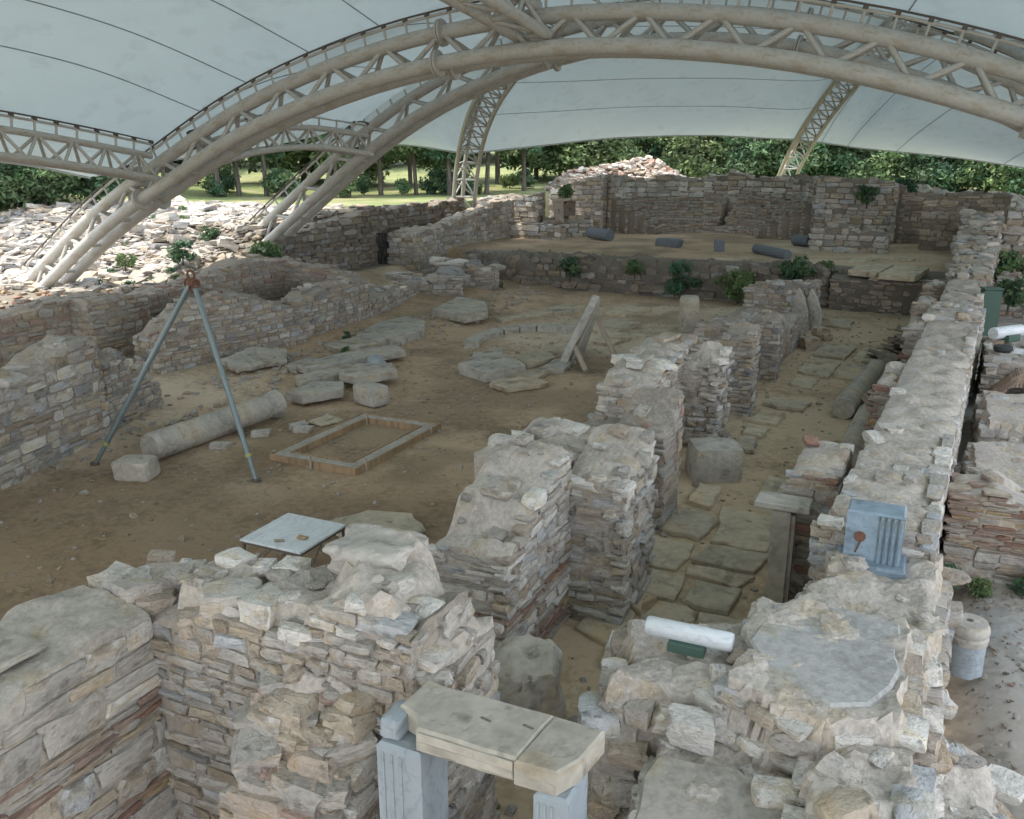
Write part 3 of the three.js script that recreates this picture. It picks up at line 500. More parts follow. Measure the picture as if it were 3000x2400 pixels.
wall({ ...PW, name: 'stone_pier', label: 'short square pier with dark slab face farther along the pier row', cat: 'pier', segs: [{ a: [-3.15, -20.5], b: [-3.15, -21.3], th: 0.62, prof: [[0, 1.38], [1, 1.45]] }, { a: [-3.9, -18.6], b: [-4.3, -25], th: 0.7, prof: [[0, 1.5], [0.3, 1.35], [1, 0.9]] }], base: 0, faces: 'fs', tone: 'grey', core: mortarGrey, n: 200, cap: 10, near: false, cell: 0.12 });
const MW = { near: false, cell: 0.14, sh: [0.09, 0.2], sw: [0.18, 0.45] };
wall({ ...MW, label: 'low coursed wall end next to the leaning stone slabs', a: [-3.3, -22.6], b: [-3.1, -25.8], th: 0.6, base: 0, prof: [[0, 0.95], [0.6, 0.9], [1, 0.75]], faces: 'fs', tone: 'warm', n: 90, cap: 4 });
wall({ ...MW, name: 'stone_pier', label: 'rubble stump at the far end of the pier row before the earth bank', cat: 'pier', a: [-5.0, -28.7], b: [-2.9, -28.7], th: 1.2, base: 0, prof: [[0, 1.05], [0.4, 1.3], [0.7, 1.2], [1, 1.35]], faces: 'fe', tone: 'grey', n: 150, cap: 12, rot: 0.15, pro: 0.07 });
// right aisle wall
wall({ ...PW, label: 'long right aisle wall with pale mortar top and small buttresses', segs: [
  { a: [-0.12, -7.9], b: [0.12, -12.0], th: 0.95, prof: [[0, 1.8], [0.3, 1.75], [1, 1.68]], cap: 6, capSize: [0.1, 0.3] },
  { a: [0.12, -12.0], b: [0.66, -20.2], th: 0.98, prof: [[0, 1.62], [0.9, 1.66], [1, 1.75]], cap: 0.7 },
  { a: [0.66, -20.2], b: [0.78, -21.8], th: 1.1, prof: [[0, 1.85], [1, 1.85]], cap: 16 },
  { a: [0.78, -21.8], b: [1.15, -28], th: 0.95, prof: [[0, 1.68], [1, 1.72]], cap: 0.9 },
  { a: [-0.85, -9.8], b: [-0.8, -10.9], th: 0.55, prof: [[0, 1.62], [1, 1.7]], tone: 'mixbrick', cap: 3 },
  { a: [-0.3, -14.85], b: [-0.2, -16.4], th: 0.42, prof: [[0, 1.45], [1, 1.55]], tone: 'brick', cap: 3 },
  { a: [0.02, -19.9], b: [0.08, -21.4], th: 0.42, prof: [[0, 1.6], [1, 1.65]], tone: 'mixbrick', cap: 8 },
  { a: [0.12, -23.2], b: [0.18, -24.6], th: 0.45, prof: [[0, 1.62], [1, 1.6]], tone: 'mixbrick', cap: 5 },
  { a: [0.32, -27], b: [0.38, -28.4], th: 0.5, prof: [[0, 1.6], [1, 1.6]], tone: 'brown', cap: 3 }],
  base: 0, faces: 'fs', tone: 'white', core: mortarWhite, n: 300, jag: 0.035 });
wall({ ...MW, label: 'ragged rubble continuation of the right aisle wall climbing toward the far end', segs: [
  { a: [1.2, -28], b: [1.5, -33], th: 1.1, prof: [[0, 1.8], [0.5, 1.95], [1, 2.1]] }, { a: [1.5, -33], b: [1.85, -39.6], th: 1.3, prof: [[0, 2.1], [0.5, 2.35], [1, 2.9]] }], base: 0, faces: 'fbs', tone: 'grey', n: 220, cap: 16, rot: 0.1, pro: 0.06, capSize: [0.2, 0.5] });
// left side of the nave
wall({ ...PW, label: 'coursed left nave wall with putlog holes and loose blocks on top', a: [-12.35, -5.2], b: [-13.6, -10.7], th: 0.85, base: 0, prof: [[0, 1.5], [0.5, 1.55], [0.66, 1.65], [0.78, 1.75], [0.88, 1.95], [1, 1.85]], faces: 'fse', tone: 'grey', n: 300, cap: 5, capSize: [0.3, 0.6], sh: [0.1, 0.24], sw: [0.18, 0.5] });
wall({ ...PW, label: 'low rubble end of the left nave wall beside the doorway gap', a: [-13.7, -10.8], b: [-14.25, -12.5], th: 0.9, base: 0, prof: [[0, 1.4], [0.35, 1.5], [0.7, 1.0], [1, 0.45]], faces: 'fe', tone: 'grey', n: 160, cap: 14, rot: 0.1, pro: 0.05 });
wall({ ...PW, near: false, label: 'coursed wall behind the fallen slabs on the left of the nave', a: [-16.0, -14.4], b: [-15.3, -18.8], th: 0.9, base: 0, prof: [[0, 1.15], [0.15, 1.5], [0.5, 1.68], [0.8, 1.4], [1, 1.3]], faces: 'fs', tone: 'grey', n: 260, cap: 12, capTone: 'warm' });
wall({ ...MW, label: 'stepped wall farther along the left side of the nave', segs: [{ a: [-15.5, -18.9], b: [-15.75, -22.4], th: 0.9, prof: [[0, 1.2], [0.3, 1.55], [1, 1.5]] }, { a: [-15.75, -22.4], b: [-16.5, -26.5], th: 0.9, prof: [[0, 0.75], [0.5, 0.85], [1, 0.7]] }], base: 0, faces: 'fs', tone: 'grey', n: 260, cap: 12, sh: [0.08, 0.17] });
wall({ ...MW, label: 'outer left wall with a square buttress below the sunlit bank', segs: [
  { a: [-18.4, -8.5], b: [-18.6, -14.2], th: 1.0, prof: [[0, 1.5], [0.7, 1.65], [1, 1.9]] }, { a: [-18.6, -16.0], b: [-18.8, -22.3], th: 1.0, prof: [[0, 1.45], [0.4, 1.7], [0.7, 2.0], [1, 1.95]] },
  { a: [-18.2, -14.2], b: [-18.2, -16.0], th: 1.4, prof: [[0, 1.9], [1, 1.7]] }, { a: [-18.3, -18.9], b: [-15.9, -18.9], th: 0.7, prof: [[0, 1.6], [1, 1.0]], faces: 'f' }, { a: [-18.6, -22.6], b: [-15.9, -22.6], th: 0.8, prof: [[0, 1.9], [1, 1.55]], faces: 'f' }],
  base: 0.1, faces: 'fs', tone: 'warm', n: 300, cap: 9 });
wall({ ...MW, label: 'dry stone retaining wall rising to the trees on the far left', segs: [{ a: [-20.2, -23.2], b: [-20.3, -29.5], th: 0.9, prof: [[0, 2.2], [0.4, 2.6], [1, 3.05]] }, { a: [-20.3, -29.5], b: [-20.4, -37.5], th: 0.9, prof: [[0, 3.05], [1, 3.05]] }], base: 0.8, faces: 'fs', tone: 'dark', n: 260, cap: 9, sh: [0.12, 0.26], sw: [0.25, 0.6], core: mortarDark, rot: 0.06, pro: 0.06, dry: true });
wall({ ...MW, label: 'pale block wall stepping up to the raised east end', segs: [{ a: [-18.7, -29.9], b: [-18.7, -31.8], th: 1.3, prof: [[0, 2.2], [1, 2.3]] }, { a: [-18.8, -31.8], b: [-18.8, -39.6], th: 0.9, prof: [[0, 2.1], [0.5, 2.7], [1, 3.2]] }], base: 0.6, faces: 'fs', tone: 'grey', n: 240, cap: 6, sh: [0.14, 0.26], sw: [0.25, 0.6] });
wall({ ...MW, label: 'low rubble remains in front of the dark earth bank on the left', segs: [{ a: [-17.2, -26.8], b: [-15.2, -28.2], th: 1.2, prof: [[0, 0.95], [0.5, 0.7], [1, 0.8]] }, { a: [-16.8, -29.2], b: [-14.8, -30.4], th: 1.2, prof: [[0, 1.25], [1, 0.95]] }], base: 0, faces: 'fse', tone: 'grey', n: 160, cap: 12, capSize: [0.3, 0.8], rot: 0.1, core: mortarGrey });
// east end: side walls, apse
const FW = { near: false, cell: 0.2, sh: [0.14, 0.27], sw: [0.28, 0.65], tone: 'grey', core: mortarDark };
wall({ ...FW, label: 'block wall with a round niche left of the apse', tone: 'white', segs: [{ a: [-21.5, -40.3], b: [-17.2, -40.3], th: 0.9, prof: [[0, 2.9], [0.5, 3.2], [1, 3.3]] }, { a: [-18.8, -39.2], b: [-15.6, -39.2], th: 0.7, prof: [[0, 2.05], [1, 1.9]], sh: [0.22, 0.32] }, { a: [-17.2, -40.3], b: [-15.1, -41.6], th: 0.8, prof: [[0, 2.2], [1, 2.3]] }], base: 1.2, faces: 'fe', n: 200, cap: 5 });
{
  const R = 5.4, cx = -9.9, cz = -43.6, segs = [], n = 12;
  for (let i = 0; i < n; i++) { const a0 = Math.PI * i / n, a1 = Math.PI * (i + 1) / n; segs.push({ a: [cx - R * Math.cos(a0), cz - R * Math.sin(a0)], b: [cx - R * Math.cos(a1), cz - R * Math.sin(a1)], th: 1.0, prof: [[0, 4.0 + 0.15 * Math.sin(i * 2.3)], [1, 4.0 + 0.15 * Math.sin(i * 2.3 + 2.3)]], sh: [0.18, 0.34], sw: [0.4, 0.9], jag: 0.14, tone: 'white' }); }
  for (const [r, top] of [[4.75, 2.95], [4.25, 2.62], [3.75, 2.3], [3.25, 1.98], [2.75, 1.66]]) for (let i = 0; i < n; i++) { const a0 = Math.PI * i / n, a1 = Math.PI * (i + 1) / n, ag = i === 6 && r > 3 ? lerp(a0, a1, 0.5) : a0; segs.push({ a: [cx - r * Math.cos(ag), cz - r * Math.sin(ag)], b: [cx - r * Math.cos(a1), cz - r * Math.sin(a1)], faces: r > 3 && (i === 6 || i === 5) ? 'fse' : 'f', th: 0.6, prof: [[0, top], [1, top]], jag: 0.05, cap: 3, tone: 'warm', sh: [0.1, 0.18], sw: [0.25, 0.6] }); }
  segs.push({ a: [-17.9, -43.6], b: [-15.0, -43.6], th: 1.1, prof: [[0, 3.3], [0.5, 3.9], [1, 4.1]], faces: 'fse' }, { a: [-4.8, -43.4], b: [-1.4, -43.4], th: 1.1, prof: [[0, 4.1], [0.5, 4.1], [1, 3.8]], faces: 'fse' });
  wall({ ...FW, name: 'apse_wall', label: 'curved apse wall with stepped benches closing the far end', segs, base: 1.2, faces: 'f', n: 300, cap: 4, jag: 0.07 });
}
wall({ ...FW, label: 'crumbling block wall right of the apse with a bush on top', segs: [{ a: [-4.4, -39.4], b: [-1.4, -39.4], th: 1.6, prof: [[0, 2.0], [0.3, 2.4], [0.6, 2.2], [1, 2.0]] }, { a: [-1.6, -43.4], b: [-1.6, -47], th: 1.0, prof: [[0, 3.8], [1, 3.7]], faces: 'f' }], base: 1.2, faces: 'fe', n: 180, cap: 14, tone: 'grey' });
wall({ ...FW, label: 'brown stub wall inside the far right chamber', segs: [{ a: [-0.3, -41], b: [0.9, -41], th: 0.8, prof: [[0, 3.2], [1, 3.15]] }, { a: [-1.2, -44], b: [3, -44], th: 0.8, prof: [[0, 3.5], [1, 3.5]] }, { a: [1.25, -40], b: [2.3, -40], th: 0.8, prof: [[0, 2.85], [1, 2.9]] }], base: 1.2, faces: 'f', n: 140, cap: 5, tone: 'brown' });
wall({ ...FW, label: 'neat pale block wall at the far right edge of the ruin', a: [2.7, -40.2], b: [10, -40.2], th: 0.9, base: 1.0, prof: [[0, 3.1], [1, 3.2]], faces: 'fs', n: 140, cap: 4, tone: 'grey', sh: [0.24, 0.36], sw: [0.35, 0.8] });
wall({ ...FW, label: 'stub walls outside the right aisle wall near the green box', segs: [{ a: [2.2, -31.6], b: [5, -31.2], th: 0.9, prof: [[0, 1.5], [1, 1.6]] }, { a: [2.3, -36], b: [6, -35.6], th: 1, prof: [[0, 2.0], [1, 2.2]] }], base: 0.1, faces: 'fs', n: 120, cap: 9, tone: 'warm' });
wall({ ...PW, label: 'brick and stone stump with curved recess outside the right wall', segs: [{ a: [0.62, -11.35], b: [1.5, -11.35], th: 1.0, prof: [[0, 1.15], [0.5, 1.25], [1, 1.1]], bands: [[0.5, 1.3]] }, { a: [1.62, -11.5], b: [2.6, -11.5], th: 1.5, prof: [[0, 1.2], [1, 1.3]], tone: 'mixbrick' }], base: 0.2, faces: 'fs', tone: 'warm', n: 240, cap: 12, core: mortarWhite });
wall({ ...PW, label: 'whitewashed masonry block outside the right wall under the fallen lamp', segs: [{ a: [1.35, -20.3], b: [2.9, -20.3], th: 2.2, prof: [[0, 1.25], [1, 1.2]] }], base: 0.2, faces: 'fs', tone: 'white', n: 180, cap: 10, core: mortarWhite });

// foreground masonry
mass({ name: 'masonry_mass', label: 'big broken masonry mass right of the doorway with flat mortar bed', base: -0.25, seed: 21, bounds: [-2.05, 0.75, -8.3, -3.0], cell: 0.04, core: mortarWhite, tone: 'white', stones: 500, n: 300, rough: 0.085, topDensity: 0.22,
  bare: (x, z) => (x > -0.78 && x < 0.1 && z < -5.05 && z > -6.3) || (x < -0.15 && z > -4.75),
  plats: [{ poly: [[-0.85, -6.4], [0.22, -6.5], [0.26, -5.2], [-0.3, -4.9], [-0.85, -5.1]], top: 1.74, soft: 0.12 }, { poly: [[-1.75, -5.9], [-0.8, -6.2], [-0.7, -5.2], [-1.55, -5.0]], top: (x, z) => 1.58 + 0.1 * fbm(x * 3, 1, z * 3, 3), soft: 0.25 },
    { poly: [[-1.22, -5.1], [-0.15, -5.0], [-0.1, -3.2], [-1.15, -3.2]], top: 1.32, soft: 0.12 }, { poly: [[-0.3, -5.2], [0.32, -5.4], [0.34, -3.2], [-0.2, -3.2]], top: (x, z) => 1.55 + 0.12 * fbm(x * 4, 2, z * 4, 3), soft: 0.16 },
    { poly: [[-0.34, -7.95], [0.45, -8.1], [0.4, -6.3], [-0.7, -6.3]], top: (x, z) => 1.62 + 0.15 * fbm(x * 2.5, 5, z * 2.5, 3), soft: 0.16 }],
  extra: [[-0.45, 1.34, -4.62, 0.26, 0.18, 0.2, 0, 0.3, 0, 6], [-0.02, 1.5, -4.35, 0.3, 0.4, 0.22, 0, 0.5, 0.2, 4], [0.12, 1.38, -4.1, 0.2, 0.5, 0.2, 0, 0.2, 0, 7], [0.28, 1.4, -4.6, 0.22, 0.44, 0.25, 0.1, 0.1, 0, 7], [-1.02, 1.45, -4.92, 0.32, 0.2, 0.2, 0.1, 0.2, -0.2, 6], [-0.95, 1.62, -5.35, 0.1, 0.1, 0.1, 0, 0.4, 0, 13]] });
mass({ name: 'masonry_mass', label: 'lower rubble lump outside the right wall with rounded stones', base: 0.1, seed: 33, bounds: [0.2, 1.35, -6.6, -4.2], cell: 0.045, core: mortarWhite, tone: 'white', stones: 200, n: 160, rough: 0.09, topDensity: 0.5,
  plats: [{ poly: [[0.42, -6.25], [0.85, -6.15], [1.05, -5.4], [1.0, -4.4], [0.42, -4.4]], top: (x, z) => 0.95 + 0.16 * fbm(x * 3, 1, z * 3, 3) - 0.3 * sstep(0.7, 1.1, x), soft: 0.2 }] });
wall({ ...NW, name: 'pilaster_stump', label: 'coursed pilaster base with a stone ledge in front of the front wall', cat: 'pilaster', a: [-3.74, -3.84], b: [-2.9, -3.84], th: 0.52, base: -0.25, prof: [[0, 0.95], [1, 0.97]], faces: 'fse', tone: 'warm', core: mortarGrey, n: 120, cap: 0, jag: 0.01 });
mass({ name: 'mortar_mound', label: 'sloping broken mortar and rubble core above the pilaster ledge', cat: 'masonry', base: 0.95, seed: 45, bounds: [-4.0, -2.6, -4.2, -3.45], cell: 0.03, core: mortarWhite, tone: 'warm', stones: 420, n: 120, rough: 0.1, topDensity: 0.3, courses: 0,
  plats: [{ poly: [[-3.68, -4.2], [-2.96, -4.2], [-2.98, -3.68], [-3.66, -3.68]], top: (x, z) => 1.16 + 0.5 * sstep(-3.68, -4.1, z) + 0.1 * fbm(x * 4, 3, z * 4, 3), soft: 0.07 }],
  extra: [[-3.32, 0.99, -3.66, 0.96, 0.11, 0.24, 0, 0.02, 0, 0], [-2.93, 0.99, -3.92, 0.2, 0.1, 0.34, 0, 0, 0, 2]] });

{ // smooth mortar beds on the big mass
  const t = thing('mortar_bed', 'smooth grey mortar bed on top of the big masonry mass', 'mortar bed', [-0.35, 1.695, -5.75]);
  add(t, 'bed', prism([[-0.42, -0.55], [0.05, -0.68], [0.47, -0.62], [0.5, 0.3], [0.36, 0.52], [0.1, 0.66], [-0.2, 0.45], [-0.44, 0.1]], 0.06, 0.02, 0.04), mortarBed);
  const t2 = thing('mortar_bed', 'sandy flat mortar bed at the lower step of the masonry mass', 'mortar bed', [-0.72, 1.3, -4.1]);
  add(t2, 'bed', prism([[-0.46, -0.62], [0.05, -0.7], [0.48, -0.35], [0.5, 0.9], [-0.42, 0.9]], 0.05, 0.015, 0.03), mortarSand);
}

mass({ name: 'masonry_platform', label: 'low whitish masonry platform outside the right aisle wall', base: 0.15, seed: 71, bounds: [0.75, 4.2, -18.6, -11.9], cell: 0.09, core: mortarWhite, tone: 'white', stones: 300, n: 200, rough: 0.06, topDensity: 0.25,
  plats: [{ poly: [[0.98, -15.1], [4.0, -15.1], [4.0, -12.3], [0.92, -12.3]], top: 0.72, soft: 0.1 }, { poly: [[1.25, -18.2], [4.0, -18.2], [4.0, -15.9], [1.2, -15.9]], top: 0.8, soft: 0.12 }] });

mass({ name: 'broken_courses', label: 'broken upper courses and mortar humps along the top of the front wall', base: 1.72, seed: 81, bounds: [-5.6, -3.2, -5.0, -4.05], cell: 0.03, core: mortarWhite, tone: 'white', stones: 200, n: 120, rough: 0.05, topDensity: 0.3, courses: 0,
  plats: [{ poly: [[-5.45, -4.82], [-4.95, -4.8], [-4.92, -4.26], [-5.42, -4.26]], top: (x, z) => 1.86 + 0.06 * fbm(x * 3, 1, z * 3, 3), soft: 0.07 }, { poly: [[-4.7, -4.7], [-4.22, -4.75], [-4.16, -4.22], [-4.72, -4.24]], top: (x, z) => 2.05 + 0.12 * fbm(x * 3, 2, z * 3, 3), soft: 0.07 }, { poly: [[-4.05, -4.8], [-3.45, -4.8], [-3.42, -4.24], [-3.95, -4.22]], top: (x, z) => 2.06 + 0.04 * fbm(x * 3, 3, z * 3, 3), soft: 0.06 }] });

// ------------------------------------------------------------------ shaped stone pieces
function prism(pts, h, bevel = 0.012, jit = 0) { // flat piece: outline in x,z, thickness h upward from 0
  reseed(Math.round(Math.abs(pts[0][0] * 97 + pts[0][1] * 31) * 10) + 1);
  if (jit) { const o = []; pts.forEach((a, i) => { const b = pts[(i + 1) % pts.length], l = Math.hypot(b[0] - a[0], b[1] - a[1]), n = Math.max(1, Math.min(6, Math.round(l / 0.22))); for (let k = 0; k < n; k++) o.push([lerp(a[0], b[0], k / n), lerp(a[1], b[1], k / n)]); }); pts = o; }
  const s = new THREE.Shape(pts.map(p => new THREE.Vector2(p[0] + rr(-jit, jit), -p[1] + rr(-jit, jit))));
  let g = new THREE.ExtrudeGeometry(s, { depth: h - 2 * bevel, bevelEnabled: true, bevelThickness: bevel, bevelSize: bevel, bevelOffset: -bevel, bevelSegments: 1 });
  g.rotateX(-Math.PI / 2); g.translate(0, bevel, 0); g.deleteAttribute('uv'); g.deleteAttribute('normal'); g = mergeVertices(g, 1e-4); return finish(g, 0.6, 1.7, rnd(), rnd());
}
function slab(name, label, cat, pts, h, y, m, group, tilt) { // world outline
  let cx = 0, cz = 0; for (const p of pts) { cx += p[0] / pts.length; cz += p[1] / pts.length; }
  const o = solo(name, label, cat, prism(pts.map(p => [p[0] - cx, p[1] - cz]), h, 0.016, 0.03), m, [cx, y, cz], tilt, null, group); return o;
}
function hewn(w, h, d, seed, k = 9, jit = 0.05, seg = 6) { // larger block with uneven faces
  const g = weldBox(2, 2, 2, seg, seg, seg), p = g.attributes.position; reseed(seed); const o = rr(0, 99), tx = rr(-0.08, 0.08), tz = rr(-0.08, 0.08);
  for (let i = 0; i < p.count; i++) {
    let x = p.getX(i), y = p.getY(i), z = p.getZ(i); const n = Math.pow(Math.abs(x) ** k + Math.abs(y) ** k + Math.abs(z) ** k, 1 / k); x /= n; y /= n; z /= n; x += tx * y; z += tz * y;
    x += jit * fbm(x * 1.5 + o, y * 1.5, z * 1.5, 3) * 2; y += jit * fbm(x * 1.5, y * 1.5 + o, z * 1.5, 3) * 2; z += jit * fbm(x * 1.5, y * 1.5, z * 1.5 + o, 3) * 2;
    p.setXYZ(i, x * w / 2, y * h / 2 + h / 2, z * d / 2);
  }
  return finish(g, 0.6, 1.5, rnd(), rnd());
}
function turned(profilePts, seg = 28, jit = 0, o = 0) { // lathe about y, closed, slightly uneven
  let g = new THREE.LatheGeometry(profilePts.map(p => new THREE.Vector2(p[0], p[1])), seg); g.deleteAttribute('uv'); g.deleteAttribute('normal'); g = mergeVertices(g, 1e-4); const p = g.attributes.position;
  if (jit) for (let i = 0; i < p.count; i++) { const x = p.getX(i), y = p.getY(i), z = p.getZ(i), k = 1 + jit * fbm(x * 3 + o, y * 2, z * 3, 4); p.setXYZ(i, x * k, y + jit * 0.15 * fbm(x * 5, y + o, z * 5, 3), z * k); }
  return finish(g, 0.6, 1.3, 0.2, 0.3);
}
const V = (x, y, z) => new THREE.Vector3(x, y, z);
const gy = (x, z) => groundH(x, z);
function boxGeo(w, h, d, b = 0.008) { return prism([[-w / 2, -d / 2], [w / 2, -d / 2], [w / 2, d / 2], [-w / 2, d / 2]], h, b); }

// marble doorway
{
  const t = thing('marble_doorway', 'marble door frame with cracked lintel resting on two moulded jambs', 'doorway', [-1.9, -0.25, -3.85]);
  const jamb = (x, w) => { const j = add(t, 'jamb', boxGeo(w, 1.98, 0.3, 0.02), marbleBlue, [x, 0, 0.06]); for (let i = 0; i < 3; i++) add(j, 'moulding', boxGeo(w * 0.06, 1.92, 0.012, 0.004), marbleBlue, [-w / 2 + w * (0.14 + 0.2 * i), 0.005, 0.152]); return j; };
  jamb(-0.52, 0.3); jamb(0.43, 0.2);
  add(t, 'jamb_stub', hewn(0.14, 0.14, 0.24, 71, 6, 0.12, 10), marbleBlue, [-0.61, 1.975, 0.05]);
  const lin1 = prism([[-0.6, -0.25], [0.27, -0.25], [0.25, -0.08], [0.215, 0.205], [-0.4, 0.205], [-0.46, 0.1], [-0.6, 0.04]], 0.16, 0.015, 0.012), lin2 = prism([[0.273, -0.25], [0.56, -0.24], [0.54, 0.05], [0.46, 0.2], [0.219, 0.205], [0.254, -0.08]], 0.16, 0.012, 0.012);
  const L1 = add(t, 'lintel', lin1, marbleSand, [0, 1.985, 0]), L2 = add(t, 'lintel', lin2, marbleSand, [0, 1.982, 0.003]);
  for (const [y, h, d] of [[0.03, 0.05, 0.006], [0.085, 0.055, 0.012]]) add(L1, 'moulding', boxGeo(0.59, h, d, 0.003), marbleSand, [-0.09, y, 0.2 + d / 2]);
  for (const [x, z] of [[-0.08, 0.04], [0.17, 0.0]]) add(L1, 'dowel_hole', boxGeo(0.07, 0.006, 0.016, 0.001), stoneMats[15], [x, 0.1575, z - 0.08], [0, -0.2, 0]);
}
solo('boulder', 'rounded boulder lying behind the doorway', 'boulder', hewn(0.66, 0.86, 0.72, 12, 3.8, 0.2, 18), marbleSand, [-2.78, -0.05, -6.3], [0, 0.4, 0]);
slab('marble_slab', 'mortared paving slab on top of the thick wall with brick bands', 'slab', [[-5.62, -2.7], [-5.05, -2.75], [-5.02, -3.4], [-5.6, -3.42]], 0.05, 1.83, marbleSand);
solo('stone_block', 'white stone lying on the ground beyond the front wall', 'stone', lumps[2], stoneMats[13], [-6.35, 0.5, -4.1], [0.2, 0.5, 0.1], [0.3, 0.22, 0.24]);
// loose stones on the front wall top
for (const [x, y, z, w, h, d, r, m, l] of [[-3.33, 2.13, -4.9, 0.6, 0.22, 0.5, 0.1, 2, 'squared stone crowning the broken stump']])
  solo('cap_stone', l, 'stone', hewn(w, h, d, Math.round(x * -70), 8, 0.16, 16), stoneMats[m], [x, y, z], [0, r, 0]);

// tripod
{
  const feet = [[-12.31, -9.72], [-9.3, -10.25], [-11.14, -12.01]], ap = V(-10.62, 3.12, -10.64);
  const t = thing('lifting_tripod', 'tall grey steel pipe tripod standing over the fallen column', 'tripod', [-10.62, 0, -10.64]); const off = V(-10.62, 0, -10.64);
  feet.forEach(([x, z], i) => {
    const f = V(x, gy(x, z), z).sub(off), a = ap.clone().sub(off), d = a.clone().sub(f).normalize(), top = a.clone().addScaledVector(d, -0.1); const k = f.clone().addScaledVector(d, 0.45);
    const leg = rod(t, 'leg', k, top, 0.045, galv, unitCyl16); rod(t, 'leg_extension', f.clone().addScaledVector(d, 0.03), k, 0.036, galv, unitCyl16); rod(t, 'clamp_collar', k.clone().addScaledVector(d, -0.03), k.clone().addScaledVector(d, 0.02), 0.058, mat({ color: lin(0.33, 0.32, 0.12), roughness: 0.6 }), unitCyl16);
    rod(t, 'foot', f.clone().add(V(0, -0.01, 0)), f.clone().add(V(0, 0.05, 0)), 0.07, steelDark, unitCyl16);
  });
  const head = add(t, 'head_plate', turned([[0.001, 0], [0.09, 0], [0.1, 0.04], [0.07, 0.1], [0.001, 0.11]], 12), rust, [0, 3.03, 0]);
  for (const [x, y, r] of [[-0.08, 3.06, 0], [0.08, 3.06, 1.2], [0.02, 2.98, 0.4], [0, 3.2, 0.2]]) add(t, 'shackle', new THREE.TorusGeometry(0.065, 0.02, 8, 18), rust, [x, y, 0.03], [0, r, 0]);
}
// fallen columns
function column(label, p, q, r0, r1, m, flare) {
  const a = V(...p), b = V(...q), L = a.distanceTo(b), t = thing('fallen_column', label, 'column', [a.x, a.y - r0, a.z], 0); const prof = [[0.001, 0]];
  prof.push([r0 * 0.92, 0.005], [r0, 0.05]); for (let i = 1; i <= 8; i++) prof.push([lerp(r0, r1, i / 8), lerp(0.05, L - (flare ? 0.3 : 0.05), i / 8)]); if (flare) prof.push([r1 * 1.02, L - 0.2], [r1 * 1.22, L - 0.12], [r1 * 1.24, L - 0.03]); prof.push([r1 * (flare ? 1.1 : 0.92), L], [0.001, L]);
  const o = add(t, 'shaft', turned(prof, 26, 0.05, p[0]), m, [0, r0, 0]); o.quaternion.setFromUnitVectors(UP, b.sub(a).normalize()); return t;
}
column('long grey fallen column lying on the nave floor beneath the tripod', [-11.6, 0.25, -10.25], [-11.42, 0.27, -13.35], 0.25, 0.235, marbleGrey, true);
column('pale fallen column in the aisle propped by a plank', [-1.12, 0.22, -17.9], [-0.72, 0.24, -21.9], 0.23, 0.22, marbleSand, false);
column('half buried fallen column at the foot of the right aisle wall', [-0.78, 0.16, -14.9], [-0.66, 0.18, -18.0], 0.22, 0.2, marbleSand, false);
solo('column_drum', 'blue grey column piece lying beside the long slab', 'column piece', turned([[0.001, 0], [0.2, 0.01], [0.22, 0.04], [0.22, 0.75], [0.2, 0.78], [0.001, 0.78]], 20, 0.05), marbleBlue, [-11.85, 0.2, -17.5], [0, 0, 0]).rotation.set(Math.PI / 2, 0, -0.75, 'YXZ');
solo('stone_block', 'squared brown block beside the end of the long fallen column', 'block', hewn(0.62, 0.36, 0.5, 31, 6, 0.06), marbleSand, [-11.2, -0.02, -9.6], [0, 0.35, 0]);
for (const [x, z, r] of [[-11.3, -11.3, 0.1], [-11.15, -12.2, 0.5], [-10.85, -12.9, 1], [-10.6, -12.75, 0.2]]) solo('wedge_stone', 'small pale chock stone at the side of the long fallen column', 'stone', nearStones[3], stoneMats[2], [x + 0.28, gy(x, z) + 0.05, z], [0, r, 0], [0.34, 0.12, 0.2], 'chocks of the long column');

// wooden formwork frame
{
  const x0 = -9.82, x1 = -8.05, z0 = -14.0, z1 = -11.2, w = 0.26, h = 0.1, t = thing('formwork_frame', 'rectangular timber frame with pale bed sunk around a grave', 'frame', [(x0 + x1) / 2, 0, (z0 + z1) / 2]); const cx = (x1 - x0) / 2, cz = (z1 - z0) / 2;
  for (const [x, z, sx, sz] of [[0, -cz, x1 - x0, 0.035], [0, cz, x1 - x0, 0.035], [-cx, 0, 0.035, z1 - z0], [cx, 0, 0.035, z1 - z0], [0, -cz + w, x1 - x0 - 2 * w, 0.03], [0, cz - w, x1 - x0 - 2 * w, 0.03], [-cx + w, 0, 0.03, z1 - z0 - 2 * w], [cx - w, 0, 0.03, z1 - z0 - 2 * w]]) add(t, 'board', boxGeo(sx, h + 0.03, sz, 0.004), woodNew, [x, -0.02, z]);
  for (const [x, z, sx, sz] of [[0, -cz + w / 2, x1 - x0 - 0.05, w - 0.04], [0, cz - w / 2, x1 - x0 - 0.05, w - 0.04], [-cx + w / 2, 0, w - 0.04, z1 - z0 - 2 * w], [cx - w / 2, 0, w - 0.04, z1 - z0 - 2 * w]]) add(t, 'mortar_bed', boxGeo(sx, h, sz, 0.004), mortarSand, [x, -0.01, z]);
  for (const [x, z] of [[cx + 0.04, cz - 0.25], [cx + 0.04, -cz + 0.4], [-cx + 0.9, cz + 0.04], [-cx + w + 0.05, -cz + w + 0.06]]) add(t, 'peg', boxGeo(0.03, 0.24, 0.03, 0.003), woodOld, [x, -0.02, z]);
}
